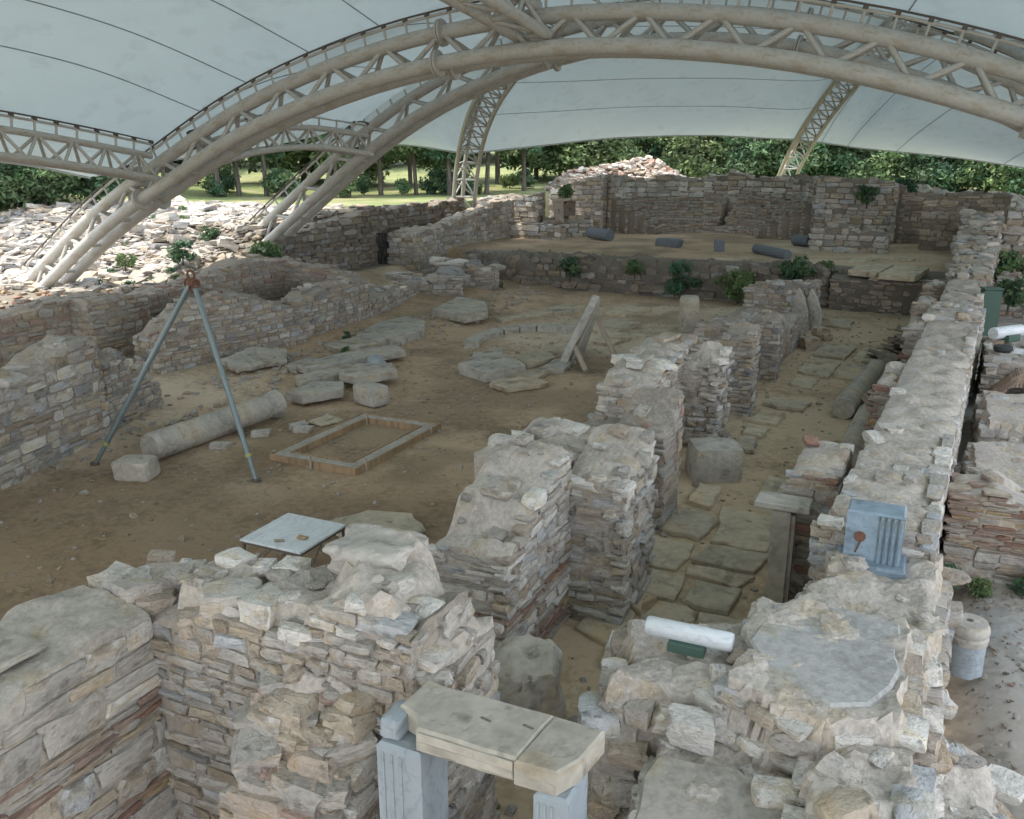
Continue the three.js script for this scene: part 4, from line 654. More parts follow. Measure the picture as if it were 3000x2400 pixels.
// white table
{
  const t = thing('metal_table', 'square white topped table on thin metal legs behind the front wall', 'table', [-6.6, 0, -7.85]);
  add(t, 'table_top', boxGeo(0.9, 0.03, 0.9, 0.006), whitePlastic, [0, 0.58, 0]);
  for (const [x, z, sx, sz] of [[0, 0.43, 0.88, 0.02], [0, -0.43, 0.88, 0.02], [0.43, 0, 0.02, 0.84], [-0.43, 0, 0.02, 0.84]]) add(t, 'apron', boxGeo(sx, 0.03, sz, 0.003), steelDark, [x, 0.548, z]);
  for (const x of [-0.42, 0.42]) for (const z of [-0.42, 0.42]) { add(t, 'leg', boxGeo(0.025, 0.58, 0.025, 0.003), steelDark, [x, 0, z]); }
  rod(t, 'brace', V(-0.42, 0.15, 0.42), V(0.0, 0.55, 0.42), 0.008, steelDark); rod(t, 'brace', V(0.42, 0.15, 0.42), V(0.42, 0.55, 0.0), 0.008, steelDark);
  add(t, 'dirt_clod', lumps[1], stoneMats[8], [0.22, 0.62, 0.12], [0, 0, 0], [0.16, 0.03, 0.09]); add(t, 'dirt_clod', lumps[3], stoneMats[4], [0.02, 0.62, 0.3], [0, 0.6, 0], [0.12, 0.03, 0.06]);
}
// slabs on the nave floor
const SL = (l, pts, h, y, m = marbleSand, tilt) => slab('stone_slab', l, 'slab', pts, h, y, m, undefined, tilt);
SL('large flat grey slab on the ground behind the table', [[-7.25, -9.3], [-6.95, -9.95], [-6.3, -10.1], [-5.85, -9.7], [-6.1, -9.2], [-6.8, -9.0]], 0.06, -0.005, flagMat2);
SL('long narrow marble slab in the slab pile by the left wall', [[-13.15, -16.2], [-12.7, -16.0], [-11.7, -18.7], [-12.3, -19.1], [-12.9, -18.0]], 0.2, 0.12, marbleGrey);
SL('squarish slab behind the long narrow slab', [[-14.1, -18.5], [-13.4, -18.2], [-12.9, -19.2], [-13.9, -20.0]], 0.2, 0.08, marbleSand);
SL('sunken slab corner at the head of the slab pile', [[-13.6, -16.3], [-13.2, -16.0], [-13.0, -17.2], [-13.7, -17.3]], 0.18, 0.06, marbleSand);
SL('oblong moulded slab in front of the long narrow slab', [[-12.55, -15.4], [-12.1, -15.0], [-11.55, -16.5], [-12.2, -16.9]], 0.24, 0.04, marbleSand);
SL('small curved slab at the near end of the slab pile', [[-11.9, -14.2], [-11.4, -14.1], [-10.95, -14.9], [-11.3, -15.5], [-11.9, -15.2]], 0.2, 0.06, marbleGrey);
SL('broad flat slab leaning on the block of the slab pile', [[-11.6, -15.7], [-11.0, -15.6], [-10.6, -16.5], [-11.1, -17.1], [-11.8, -16.7]], 0.2, 0.16, marbleGrey);
solo('stone_block', 'squared grey block at the near corner of the slab pile', 'block', hewn(0.7, 0.42, 0.46, 35, 10, 0.03), marbleGrey, [-10.25, 0, -14.95], [0, -0.3, 0]);
SL('big round edged slab lying flat near the left wall', [[-13.95, -19.7], [-13.2, -19.4], [-12.7, -20.2], [-12.75, -21.4], [-13.3, -22.4], [-14.2, -22.9], [-14.55, -21.8]], 0.26, 0.05, marbleGrey);
SL('pointed marble slab propped on stones in the middle of the nave', [[-14.0, -24.0], [-12.5, -23.4], [-12.2, -24.4], [-13.2, -26.2], [-14.5, -26.7]], 0.24, 0.14, marbleSand);
for (const [x, z] of [[-13.4, -24.6], [-12.6, -24.2], [-13.6, -26]]) solo('prop_stone', 'small stone holding up the pointed marble slab', 'stone', farStones[2], stoneMats[1], [x, gy(x, z) + 0.06, z], [0, x, 0], [0.3, 0.2, 0.25], 'props of the pointed slab');
SL('dark oval slab leaning at the foot of the left wall', [[-14.7, -15.3], [-14.1, -15.2], [-13.8, -16.6], [-14.3, -17.2], [-14.9, -16.6]], 0.12, 0.28, marbleGrey, [0, 0, -0.25]);
SL('thin pale stone beside the tripod foot and formwork', [[-10.6, -13.2], [-10.2, -13.1], [-10.0, -13.6], [-10.5, -13.8]], 0.05, 0, flagMat);
// curved kerb and paving of the ambo
for (let i = 0; i < 7; i++) { const a0 = 2.5 + i * 0.36, a1 = a0 + 0.345, cx = -9.7, cz = -22, r0 = 1.35, r1 = 1.75, p = []; for (const a of [a0, (a0 + a1) / 2, a1]) p.push([cx + r1 * Math.cos(a) * 0.95, cz + r1 * Math.sin(a) * 1.35]); for (const a of [a1, (a0 + a1) / 2, a0]) p.push([cx + r0 * Math.cos(a) * 0.95, cz + r0 * Math.sin(a) * 1.35]); slab('kerb_stone', 'curved kerb stone of the ring in the nave floor', 'kerb stone', p, 0.2, gy(cx, cz) - 0.02, marbleGrey, 'ring kerb'); }
const ambo = [[[-9.9, -18.1], [-8.9, -17.6], [-8.3, -18.6], [-9.3, -19.6]], [[-8.7, -17.5], [-7.8, -18.1], [-7.9, -19.2], [-8.4, -18.6]], [[-9.9, -18.4], [-9.4, -19.7], [-10.0, -20.8], [-10.5, -20.2]], [[-9.2, -19.8], [-8.6, -19.3], [-8.3, -20.4], [-8.9, -21.2]], [[-8.2, -18.8], [-7.6, -19.2], [-7.7, -20.3], [-8.2, -20.2]], [[-8.6, -17.3], [-8.0, -17.0], [-7.4, -17.9], [-7.7, -18.1]]];
ambo.forEach((p, i) => slab('floor_slab', 'worn marble floor slab by the foot of the leaning panel', 'slab', p, i === 0 ? 0.28 : 0.12, -0.02, i % 2 ? flagMat2 : marbleGrey, 'slabs of the ring paving'));
[[[-11.5, -27], [-10.6, -26.6], [-10.3, -28.2], [-11.2, -28.6]], [[-9.4, -27.4], [-8.6, -27.2], [-8.2, -28.8], [-9.1, -29.0]], [[-8.9, -24.6], [-8.0, -24.4], [-7.7, -26.0], [-8.7, -26.3]], [[-8.6, -22.8], [-7.6, -22.6], [-7.2, -24.0], [-8.3, -24.4]], [[-12.1, -24.8], [-11.8, -24.6], [-10.8, -27.2], [-11.2, -27.3]]].forEach((p, i) => slab('floor_slab', 'weathered floor slab in the dust behind the leaning panel', 'slab', p, 0.12, -0.02, i % 2 ? flagMat : flagMat2, 'slabs behind the panel'));
solo('column_stub', 'upright column stub behind the pier row', 'column piece', turned([[0.001, 0], [0.3, 0], [0.3, 0.95], [0.26, 1.05], [0.001, 1.07]], 20, 0.12, 4), marbleSand, [-6.2, 0, -25.8]);
// leaning marble panel with timber props
{
  const t = thing('propped_slab', 'tall marble slab leaning upright on edge in the nave', 'slab', [-7.9, 0, -20.3]);
  const body = prism([[0, 0], [2.1, 0], [2.1, -0.95], [1.85, -1.5], [1.5, -1.62], [0.1, -0.4]], 0.2, 0.02, 0.03); body.rotateX(Math.PI / 2); body.translate(0, 0, -0.1);
  const p = add(t, 'slab_body', body, marbleGrey, [0, 0, 0.4]); p.rotation.set(0.3, Math.PI / 2 + 0.12, 0, 'YXZ');
  const rim = prism([[0.35, -0.1], [0.55, -0.1], [1.75, -1.3], [1.6, -1.4]], 0.05, 0.01); rim.rotateX(Math.PI / 2); add(p, 'rim', rim, marbleGrey, [0, 0, 0.1]);
}
for (const [p, q, l] of [[[-6.7, 0.02, -20.7], [-7.5, 1.02, -21.3], 'long timber prop holding the leaning panel'], [[-7.1, 0.02, -19.5], [-7.72, 0.42, -20.3], 'short timber prop at the near corner of the leaning panel']]) { const a = V(...p), b = V(...q), d = b.clone().sub(a), o = solo('timber_prop', l, 'timber', boxGeo(0.12, d.length(), 0.12), woodOld, p); o.quaternion.setFromUnitVectors(UP, d.normalize()); }

// aisle
{
  const flag = [[[-2.9, -11.0], [-2.3, -10.9], [-2.2, -11.6], [-2.75, -11.9]], [[-2.15, -10.95], [-1.45, -10.9], [-1.4, -12.1], [-2.3, -12.2]], [[-2.9, -10.0], [-2.35, -9.95], [-2.3, -10.75], [-2.95, -10.85]], [[-2.2, -10.3], [-1.4, -10.25], [-1.35, -10.8], [-2.15, -10.85]], [[-2.25, -9.9], [-1.5, -9.75], [-1.4, -10.15], [-2.2, -10.2]], [[-2.9, -9.35], [-2.15, -9.2], [-2.2, -9.75], [-2.85, -9.9]], [[-2.1, -9.1], [-1.55, -9.1], [-1.5, -9.65], [-2.05, -9.7]], [[-3.1, -8.2], [-2.6, -8.0], [-2.45, -8.7], [-2.95, -9.0]], [[-2.4, -8.6], [-1.95, -8.5], [-1.9, -9.0], [-2.35, -9.1]], [[-1.85, -8.6], [-1.4, -8.55], [-1.35, -9.0], [-1.8, -9.0]], [[-2.9, -9.0], [-2.5, -8.8], [-2.42, -9.15], [-2.8, -9.3]], [[-2.0, -8.1], [-1.5, -8.0], [-1.45, -8.45], [-1.95, -8.4]], [[-2.55, -7.5], [-2.1, -7.4], [-2.0, -8.0], [-2.5, -8.1]], [[-2.85, -12.2], [-2.45, -12.1], [-2.4, -12.9], [-2.8, -13]], [[-1.9, -12.6], [-1.2, -12.5], [-1.1, -13.6], [-1.8, -13.7]],
    [[-2.7, -15.0], [-2.3, -14.9], [-2.3, -15.6], [-2.7, -15.8]], [[-2.75, -16.0], [-2.3, -15.9], [-2.3, -16.5], [-2.7, -16.6]], [[-2.75, -16.9], [-2.2, -16.8], [-2.15, -17.5], [-2.7, -17.6]], [[-2.7, -18.2], [-1.9, -18.0], [-1.85, -18.6], [-2.6, -18.8]], [[-2.5, -21.6], [-1.7, -21.3], [-1.6, -23], [-2.4, -23.4]], [[-1.6, -21.4], [-0.9, -21.2], [-0.8, -23], [-1.5, -23.2]], [[-2.4, -23.6], [-1.5, -23.4], [-1.4, -25], [-2.2, -25.2]], [[-1.4, -23.4], [-0.7, -23.3], [-0.6, -24.9], [-1.3, -25]], [[-2.5, -20.2], [-2.0, -20.1], [-1.9, -21], [-2.4, -21.2]], [[-2.6, -28.2], [-1.8, -28], [-1.8, -29.2], [-2.5, -29.4]]];
  flag.forEach((p, i) => { reseed(i + 500); const q = []; p.forEach((a, k) => { const b = p[(k + 1) % p.length]; q.push([a[0] + rr(-0.05, 0.05), a[1] + rr(-0.06, 0.06)]); if (rnd() < 0.6) q.push([lerp(a[0], b[0], rr(0.35, 0.65)) + rr(-0.04, 0.04), lerp(a[1], b[1], 0.5) + rr(-0.04, 0.04)]); }); const part = p[0][1] > -13.8 ? ['worn yellowish flagstone in the aisle paving beside the marble post', 'flagstones by the marble post'] : p[0][1] > -19.5 ? ['small pale flagstone along the foot of the pier row', 'flagstones along the piers'] : ['broad flagstone in the far part of the aisle by the tile heap', 'far aisle flagstones']; slab('flagstone', part[0], 'flagstone', q, 0.09, gy(p[0][0], p[0][1]) - rr(0.0, 0.03), i % 3 ? flagMat : flagMat2, part[1]); });
}
solo('stone_block', 'large squared grey block standing in the aisle by the square pier', 'block', hewn(0.78, 0.62, 0.72, 77, 10, 0.05), marbleGrey, [-2.72, -0.02, -13.55], [0, 0.5, 0]);
{
  const t = thing('marble_post', 'slim standing marble post with a flat impost beside the aisle wall', 'post', [-1.1, 0, -9.45]);
  add(t, 'shaft', boxGeo(0.2, 1.3, 0.24, 0.02), marbleSand); add(t, 'side_fillet', boxGeo(0.05, 1.24, 0.16, 0.01), marbleSand, [0.122, 0, 0]); add(t, 'impost', boxGeo(0.58, 0.08, 0.34, 0.012), marbleGrey, [0, 1.303, 0]);
}
for (const [p, q, l] of [[[-0.95, 0.34, -19.1], [-0.35, 0.2, -17.7], 'grey plank lying across the fallen column and the wall'], [[-0.5, 0.1, -18.6], [-0.35, 0.45, -20.0], 'short plank beside the fallen column']]) { const a = V(...p), b = V(...q), d = b.clone().sub(a), o = solo('plank', l, 'plank', boxGeo(0.26, d.length(), 0.06), woodOld, p); o.quaternion.setFromUnitVectors(UP, d.normalize()); }
reseed(911);
for (let i = 0; i < 42; i++) { const t = rnd(), x = lerp(-0.75, -0.05, t) + rr(-0.3, 0.2), z = lerp(-22.4, -28.0, t) + rr(-0.3, 0.3); solo('roof_tile', 'broken dark roof tile in the heap along the aisle wall', 'tile', tileGeo(), i % 3 ? stoneMats[14] : stoneMats[12], [x, gy(x, z) + 0.06 + 0.12 * rnd(), z], [rr(-0.5, 0.5), rr(0, 6.2), rr(-0.4, 0.4)], [1, 1, 1], 'tile heap'); }
function tileGeo() { if (!tileGeo.g) tileGeo.g = boxGeo(0.42, 0.04, 0.28, 0.006); return tileGeo.g; }
// blue grey marble capital with rust patch
{
  const t = thing('marble_capital', 'blue grey fluted marble block with a round rust mark set in the aisle wall', 'marble block', [-0.12, 1.56, -7.72]);
  add(t, 'block', boxGeo(0.46, 0.54, 0.3, 0.015), marbleVivid); for (let i = 0; i < 4; i++) add(t, 'flute', new THREE.CylinderGeometry(0.022, 0.022, 0.5, 12), marbleVivid, [0.05 + i * 0.05, 0.27, 0.15]);
  add(t, 'ledge', boxGeo(0.56, 0.16, 0.4, 0.02), marbleVivid, [0, -0.06, 0.08]);
  add(t, 'rust_mark', new THREE.CylinderGeometry(0.046, 0.05, 0.014, 9), rust, [-0.11, 0.31, 0.156], [Math.PI / 2, 0, 0]); add(t, 'rust_mark', boxGeo(0.014, 0.13, 0.008, 0.002), rust, [-0.135, 0.16, 0.154], [0, 0, -0.3]);
}
// lamp tubes
function lampTube(label, pos, ry, r = 0.07, L = 0.62) {
  const t = thing('floodlight', label, 'floodlight', pos, ry);
  add(t, 'housing', turned([[0.001, 0], [r * 0.9, 0], [r, 0.02], [r, L - 0.02], [r * 0.9, L], [0.001, L]], 20), whitePlastic, [-L / 2, r + 0.05, 0], [0, 0, -Math.PI / 2]);
  add(t, 'bracket', boxGeo(L * 0.42, r * 1.1, r * 1.6, 0.008), greenPaint, [0.0, 0, r * 0.7]);
}
lampTube('white tube lamp with green base lying on the masonry mass', [-1.22, 1.6, -5.62], 0.02);
lampTube('white tube lamp lying on the block outside the right wall', [1.75, 1.28, -21.0], 0.9, 0.13, 0.9);
{ const t = thing('equipment_box', 'dark green metal box standing behind the right wall', 'box', [1.62, 0.18, -25.2], 0.3); add(t, 'case', boxGeo(0.42, 1.62, 0.3, 0.02), greenPaint); add(t, 'lid', boxGeo(0.46, 0.05, 0.34, 0.01), greenPaint, [0, 1.622, 0]); }
{ const t = thing('floodlight', 'long white lamp bar lying on the whitewashed block', 'floodlight', [1.9, 1.3, -19.5], -0.2); add(t, 'housing', boxGeo(0.9, 0.09, 0.12, 0.01), whitePlastic, [0.35, 0, 0]); add(t, 'lamp_head', turned([[0.001, 0], [0.14, 0], [0.18, 0.06], [0.17, 0.12], [0.001, 0.13]], 18), blackMat, [-0.3, 0, 0]); }
// drum on hexagonal base
{
  const t = thing('column_drum', 'round drum on a hexagonal marble base standing outside the right wall', 'column piece', [0.8, 0.18, -8.7]);
  add(t, 'base', new THREE.CylinderGeometry(0.17, 0.17, 0.34, 6), marbleBlue, [0, 0.17, 0], [0, 0.3, 0]);
  add(t, 'drum', turned([[0.001, 0.34], [0.18, 0.34], [0.185, 0.4], [0.17, 0.42], [0.185, 0.45], [0.18, 0.5], [0.165, 0.52], [0.16, 0.545], [0.001, 0.55]], 24, 0.02), marbleGrey); add(t, 'socket', turned([[0.001, 0], [0.03, 0], [0.03, 0.006], [0.001, 0.006]], 10), steelDark, [0, 0.548, 0]);
}
// brick arch
{
  const t = thing('brick_arch', 'small arch of thin bricks outside the right wall', 'arch', [1.95, 0.55, -18.85]);
  const bg = boxGeo(0.05, 0.26, 0.6, 0.006); for (let i = 0; i < 22; i++) { const a = Math.PI * (0.08 + 0.84 * i / 21), r = 0.55; add(t, 'brick', bg, stoneMats[i % 3 ? 9 : 5], [-r * Math.cos(a), r * Math.sin(a) * 0.7 - 0.1, 0], [0, 0, Math.PI / 2 - (Math.PI - a)]); }
}
// pieces on the raised east end
const EP = (l, p, q, r) => { const a = V(...p), b = V(...q), L = a.distanceTo(b), o = solo('column_piece', l, 'column piece', turned([[0.001, 0], [r * 0.9, 0.01], [r, 0.06], [r, L - 0.05], [r * 0.9, L], [0.001, L]], 16, 0.05, p[0]), slate, p); o.quaternion.setFromUnitVectors(UP, b.sub(a).normalize()); };
EP('dark column piece lying in front of the apse bench', [-14.6, 1.6, -40.0], [-13.2, 1.55, -39.0], 0.26);
EP('long column piece lying near the edge of the raised floor', [-6.2, 1.5, -36.4], [-4.7, 1.48, -34.6], 0.2);
EP('short column piece by the right foot of the apse', [-5.3, 1.55, -40.6], [-4.6, 1.55, -40.2], 0.24);
solo('stone_block', 'grey fluted block on the raised floor before the apse', 'block', hewn(1.2, 0.38, 0.5, 91, 8, 0.04), slate, [-10.1, 1.28, -37.7], [0, -0.35, 0]);
solo('stone_block', 'small upright block on the raised floor before the apse', 'block', hewn(0.42, 0.5, 0.36, 92, 8, 0.04), slate, [-7.7, 1.28, -36.6], [0, 0.2, 0]);
[[[-2.3, -31.9], [-1.4, -31.6], [-1.0, -34.2], [-2.0, -34.6]], [[-1.3, -31.3], [-0.2, -31.0], [0.2, -33.6], [-0.9, -34.1]], [[-2.6, -34.2], [-2.1, -34.6], [-1.6, -36.2], [-2.4, -36.3]], [[-2.0, -36.6], [-0.4, -36.2], [-0.3, -36.9], [-1.9, -37.3]]].forEach(p => slab('threshold_slab', 'yellowish threshold slab at the raised end of the aisle', 'slab', p, 0.2, 1.16, flagMat, 'threshold slabs'));
wall({ ...MW, label: 'low earth and stone face below the threshold slabs at the aisle end', a: [-2.8, -32.2], b: [0.7, -32.0], th: 0.9, base: 0, prof: [[0, 1.1], [1, 1.15]], faces: 'f', tone: 'brown', n: 110, cap: 2, core: earthFace, miss: 0.35, rot: 0.1 });
// dark bank in front of the raised east end
wall({ ...MW, label: 'dark overgrown earth and stone face below the raised east end', a: [-17.3, -32.5], b: [-2.9, -32.6], th: 0.8, base: 0, prof: [[0, 1.25], [0.3, 1.3], [1, 1.28]], faces: 'f', tone: 'dark', n: 280, cap: 3, core: earthFace, miss: 0.3, rot: 0.14, pro: 0.08, rough: 0.16, sh: [0.14, 0.34], sw: [0.2, 0.6] });
for (const [x, rz, l] of [[-3.15, 0.42, 'pale stone slab leaning on the rubble stump'], [-2.75, 0.52, 'thin stone slab leaning beside another at the rubble stump']]) { const o = solo('leaning_slab', l, 'slab', (() => { const g = prism([[-0.3, 0], [-0.26, -0.5], [-0.16, -1.0], [0, -1.25], [0.16, -1.0], [0.27, -0.5], [0.3, 0]], 0.1, 0.02, 0.02); g.rotateX(Math.PI / 2); return g; })(), marbleGrey, [x, 0, -27.45]); o.rotation.set(-0.22, -0.5, rz * 0.35); }
for (const [x, z, s, l] of [[-2.5, -26.6, 0.42, 'squared stone by the aisle edge below the leaning slabs'], [-2.55, -24.6, 0.5, 'pale cube stone on the aisle floor'], [-2.3, -26.0, 0.3, 'small stone on the aisle floor by the low wall end'], [-2.7, -28, 0.5, 'round pale stone at the foot of the rubble stump']]) solo('loose_stone', l, 'stone', nearStones[5], stoneMats[4], [x, gy(x, z) + s * 0.3, z], [0, x, 0], [s, s * 0.7, s * 0.8]);
// clay jar and half pipe niche, gate
solo('clay_jar', 'reddish broken clay jar half buried behind the left wall', 'jar', turned([[0.001, 0], [0.2, 0.02], [0.36, 0.2], [0.42, 0.42], [0.36, 0.62], [0.22, 0.72], [0.24, 0.8], [0.19, 0.8], [0.16, 0.7], [0.001, 0.55]], 22, 0.04), clay, [-16.75, 0.78, -17.9], [0.25, 0, 0.3]);
{ const t = thing('stone_trough', 'brown half round trough set into the niche wall', 'trough', [-15.9, 2.0, -40.7]); const g = new THREE.CylinderGeometry(0.85, 0.7, 1.0, 24, 1, false, Math.PI / 2, Math.PI); add(t, 'basin', g, stoneMats[5], [0, 0.5, 0], [0, Math.PI / 2, 0]); add(t, 'rim', boxGeo(1.9, 0.1, 0.3), stoneMats[4], [0, 1.0, -0.1]); }
{ const t = thing('iron_gate', 'black iron grille gate in the gap beside the pale block wall', 'gate', [-19.6, 0.85, -29.9], 0.2); for (let i = 0; i < 9; i++) add(t, 'bar', unitBox, blackMat, [-0.48 + i * 0.12, 0.65, 0], [0, 0, 0.06], [0.035, 1.3, 0.035]); for (const y of [0.1, 0.7, 1.25]) add(t, 'rail', unitBox, blackMat, [0, y, 0.01], null, [1.1, 0.05, 0.03]); }
// scattered stones on the nave floor
reseed(321);
{ const S = []; for (let i = 0; i < 1900; i++) { const x = rr(-13, -0.4), z = rr(-31.5, -5); const s = rr(0.012, 0.06) * (rnd() < 0.1 ? 1.8 : 1); S.push({ m: new THREE.Matrix4().compose(V(x, gy(x, z) + s * 0.1, z), new THREE.Quaternion().setFromEuler(new THREE.Euler(rr(-.3, .3), rr(0, 6), rr(-.3, .3))), V(s * 1.4, s * 0.6, s)), tone: pick([4, 5, 12, 0, 2]), geo: farStones[i % 14] }); }
  for (let i = 0; i < 500; i++) { const x = rr(-14.6, -12.6), z = rr(-31, -6), s = rr(0.04, 0.14); S.push({ m: new THREE.Matrix4().compose(V(x, gy(x, z) + s * 0.15, z), new THREE.Quaternion().setFromEuler(new THREE.Euler(rr(-.3, .3), rr(0, 6), rr(-.3, .3))), V(s * 1.4, s * 0.7, s)), tone: pick([4, 1, 0, 2, 5]), geo: farStones[i % 14] }); }
  for (let i = 0; i < 1500; i++) { const x = rr(0.9, 4), z = rr(-11, -4), s = rr(0.01, 0.035); if (noise3(x * 1.6, 3, z * 1.6) < -0.05) continue; S.push({ m: new THREE.Matrix4().compose(V(x, gy(x, z) + s * 0.1, z), new THREE.Quaternion().setFromEuler(new THREE.Euler(rr(-.3, .3), rr(0, 6), rr(-.3, .3))), V(s * 1.6, s * 0.6, s)), tone: pick([5, 9, 12, 11, 4]), geo: farStones[i % 14] }); }
  const o = add(scene, 'gravel', mergeStones(S), stoneVC); tag(o, 'small scattered stones and crumbs on the dusty floor', 'gravel'); o.userData.kind = 'stuff'; }
// sunlit bank of rubble outside on the left
{
  reseed(77); const t = thing('rubble_bank', 'sunlit white bank of tumbled wall stones outside on the left', 'rubble', [-24, 1.2, -23]); const S = new Stones();
  for (let i = 0; i < 4200; i++) { const x = rr(-33, -20.4), z = rr(-31, -17.5); if (z > -18.5 && x > -22) continue; const s = rr(0.12, 0.34) * (rnd() < 0.12 ? 1.7 : 1); S.add(x + 24, groundH(x, z) - 1.2 + s * 0.15, z + 23, rr(-0.3, 0.3), rr(0, 6.3), rr(-0.3, 0.3), s * rr(1, 1.7), s * rr(0.25, 0.55), s, pick([0, 1, 3, 4, 5, 1, 2, 0]), rnd() < 0.45 ? 2 : 0); }
  for (let i = 0; i < 260; i++) { const x = rr(-25.5, -20), z = rr(-18.6, -13), s = rr(0.05, 0.16); S.add(x + 24, groundH(x, z) - 1.2 + s * 0.2, z + 23, rr(-0.4, 0.4), rr(0, 6.3), rr(-0.4, 0.4), s * 1.4, s * 0.6, s, pick([10, 9, 10, 8, 4]), 0); }
  S.build(t, 300, 'stone', 'loose_stones');
}
{
  reseed(78); const t = thing('rubble_heap', 'sunlit heap of rubble and broken tile behind the left end of the apse', 'rubble', [-17, 2.6, -52]); const S = new Stones();
  for (let i = 0; i < 1500; i++) { const a = rr(0, 6.28), r = Math.sqrt(rnd()), x = r * 5.2 * Math.cos(a), z = r * 2.8 * Math.sin(a), h = 1.75 * (1 - r * r) * (1 + 0.4 * noise3(x * 0.6, 2, z * 0.6)) + 0.25, s = rr(0.14, 0.36); S.add(x, h + rr(-0.15, 0.1), z, rr(-0.5, 0.5), rr(0, 6), rr(-0.5, 0.5), s * 1.4, s * 0.5, s, pick([2, 6, 9, 9, 0, 6, 10, 4]), 0); } add(t, 'core', (() => { const g = new THREE.SphereGeometry(1, 24, 10, 0, Math.PI * 2, 0, Math.PI / 2); g.scale(5.2, 1.75, 2.8); const pp = g.attributes.position; for (let i = 0; i < pp.count; i++) pp.setY(i, pp.getY(i) * (1 + 0.4 * noise3(pp.getX(i) * 0.6, 2, pp.getZ(i) * 0.6))); g.computeVertexNormals(); return g; })(), earthFace); S.build(t, 240, 'stone', 'loose_stones');
  const t2 = thing('rubble_heap', 'low sunlit ridge of white rubble beyond the far right walls', 'rubble', [6, 2.3, -47]); const S2 = new Stones(); for (let i = 0; i < 1100; i++) { const x = rr(-7, 9), z = rr(-2, 2), h = 1.1 * (1 - (z / 2) ** 2) * (0.6 + 0.4 * noise3(x * 0.6, 1, 3)), s = rr(0.2, 0.5); S2.add(x, h + 0.2, z, rr(-0.5, 0.5), rr(0, 6), rr(-0.5, 0.5), s * 1.4, s * 0.5, s, pick([2, 6, 13, 6, 4]), 0); } add(t2, 'core', (() => { const g = new THREE.SphereGeometry(1, 24, 10, 0, Math.PI * 2, 0, Math.PI / 2); g.scale(9, 0.9, 2.2); g.translate(1, 0, 0); return g; })(), earthFace); S2.build(t2, 200, 'stone', 'loose_stones');
}

// ------------------------------------------------------------------ trees, shrubs and weeds
const leafMat = new THREE.MeshPhysicalMaterial({ vertexColors: true, roughness: 0.75, transmission: 0.3, thickness: 0, side: THREE.DoubleSide });
const barkMat = mat({ color: lin(0.20, 0.17, 0.14), map: barkMap, bumpMap: barkMap, bumpScale: 0.03 });
// foliage: leaf-sized faces gathered in clumps through the volume
function foliage(seed, rx, ry, rz, clumps, perClump, leaf, col, clumpR, shell = 0.55) {
  reseed(seed); const P = [], C = [], N = []; const c = new THREE.Vector3(), d = new THREE.Vector3(), u = new THREE.Vector3(), w = new THREE.Vector3(), n = new THREE.Vector3();
  for (let k = 0; k < clumps; k++) {
    d.set(rr(-1, 1), rr(-1, 1), rr(-1, 1)).normalize(); const rad = Math.pow(rr(shell ** 3, 1), 1 / 3) * (0.78 + 0.3 * noise3(d.x * 2 + seed, d.y * 2, d.z * 2)); c.set(d.x * rx * rad, d.y * ry * rad, d.z * rz * rad);
    const tint = rr(0.7, 1.3), warm = rr(-0.015, 0.02);
    for (let i = 0; i < perClump; i++) {
      const q = new THREE.Vector3(rr(-1, 1), rr(-1, 1), rr(-1, 1)); q.normalize().multiplyScalar(clumpR * Math.cbrt(rnd()) * rr(0.7, 1.15)); q.y *= 0.75; q.add(c);
      n.set(rr(-1, 1), rr(-0.2, 1.3), rr(-1, 1)).normalize(); u.set(rr(-1, 1), rr(-1, 1), rr(-1, 1)).cross(n).normalize(); w.crossVectors(n, u); const a = leaf * rr(0.6, 1.3), b = a * rr(0.35, 0.6), t = tint * rr(0.75, 1.25);
      const v = [q.clone().addScaledVector(u, -a), q.clone().addScaledVector(w, b).addScaledVector(n, 0.12 * a), q.clone().addScaledVector(u, a), q.clone().addScaledVector(w, -b).addScaledVector(n, 0.12 * a)];
      for (const [i0, i1, i2] of [[0, 1, 2], [0, 2, 3]]) for (const j of [i0, i1, i2]) { P.push(v[j].x, v[j].y, v[j].z); C.push((col[0] + warm) * t, col[1] * t, col[2] * t); }
    }
  }
  const g = new THREE.BufferGeometry(); g.setAttribute('position', new THREE.Float32BufferAttribute(P, 3)); g.setAttribute('color', new THREE.Float32BufferAttribute(C, 3)); g.computeVertexNormals(); return g;
}
function trunkGeo(seed, h, r) {
  reseed(seed); const parts = []; const limb = (p, q, r0, r1) => { const mid = p.clone().lerp(q, 0.5).add(V(rr(-.1, .1) * r0 * 5, 0, rr(-.1, .1) * r0 * 5)); const cv = new THREE.CatmullRomCurve3([p, mid, q]); const g = new THREE.TubeGeometry(cv, 6, 1, 8); const pp = g.attributes.position; for (let i = 0; i < pp.count; i++) { const ring = Math.floor(i / 9), t = ring / 6, ctr = cv.getPointAt(t), rad = lerp(r0, r1, t); pp.setXYZ(i, ctr.x + (pp.getX(i) - ctr.x) * rad, ctr.y + (pp.getY(i) - ctr.y) * rad, ctr.z + (pp.getZ(i) - ctr.z) * rad); } g.computeVertexNormals(); parts.push(g); };
  const top = V(rr(-.3, .3), h, rr(-.3, .3)); limb(V(0, -0.3, 0), top, r, r * 0.55); for (let i = 0; i < 6; i++) { const y = h * rr(0.55, 1), a = rr(0, 6.28), l = rr(1.2, 2.4); const s = V(0, 0, 0).lerp(top, y / h); limb(s, s.clone().add(V(Math.cos(a) * l, rr(0.8, 2), Math.sin(a) * l)), r * 0.4, r * 0.12); } return mergeGeometries(parts);
}
const GREENS = [[0.08, 0.16, 0.068], [0.105, 0.185, 0.07], [0.065, 0.145, 0.068], [0.135, 0.195, 0.07]];
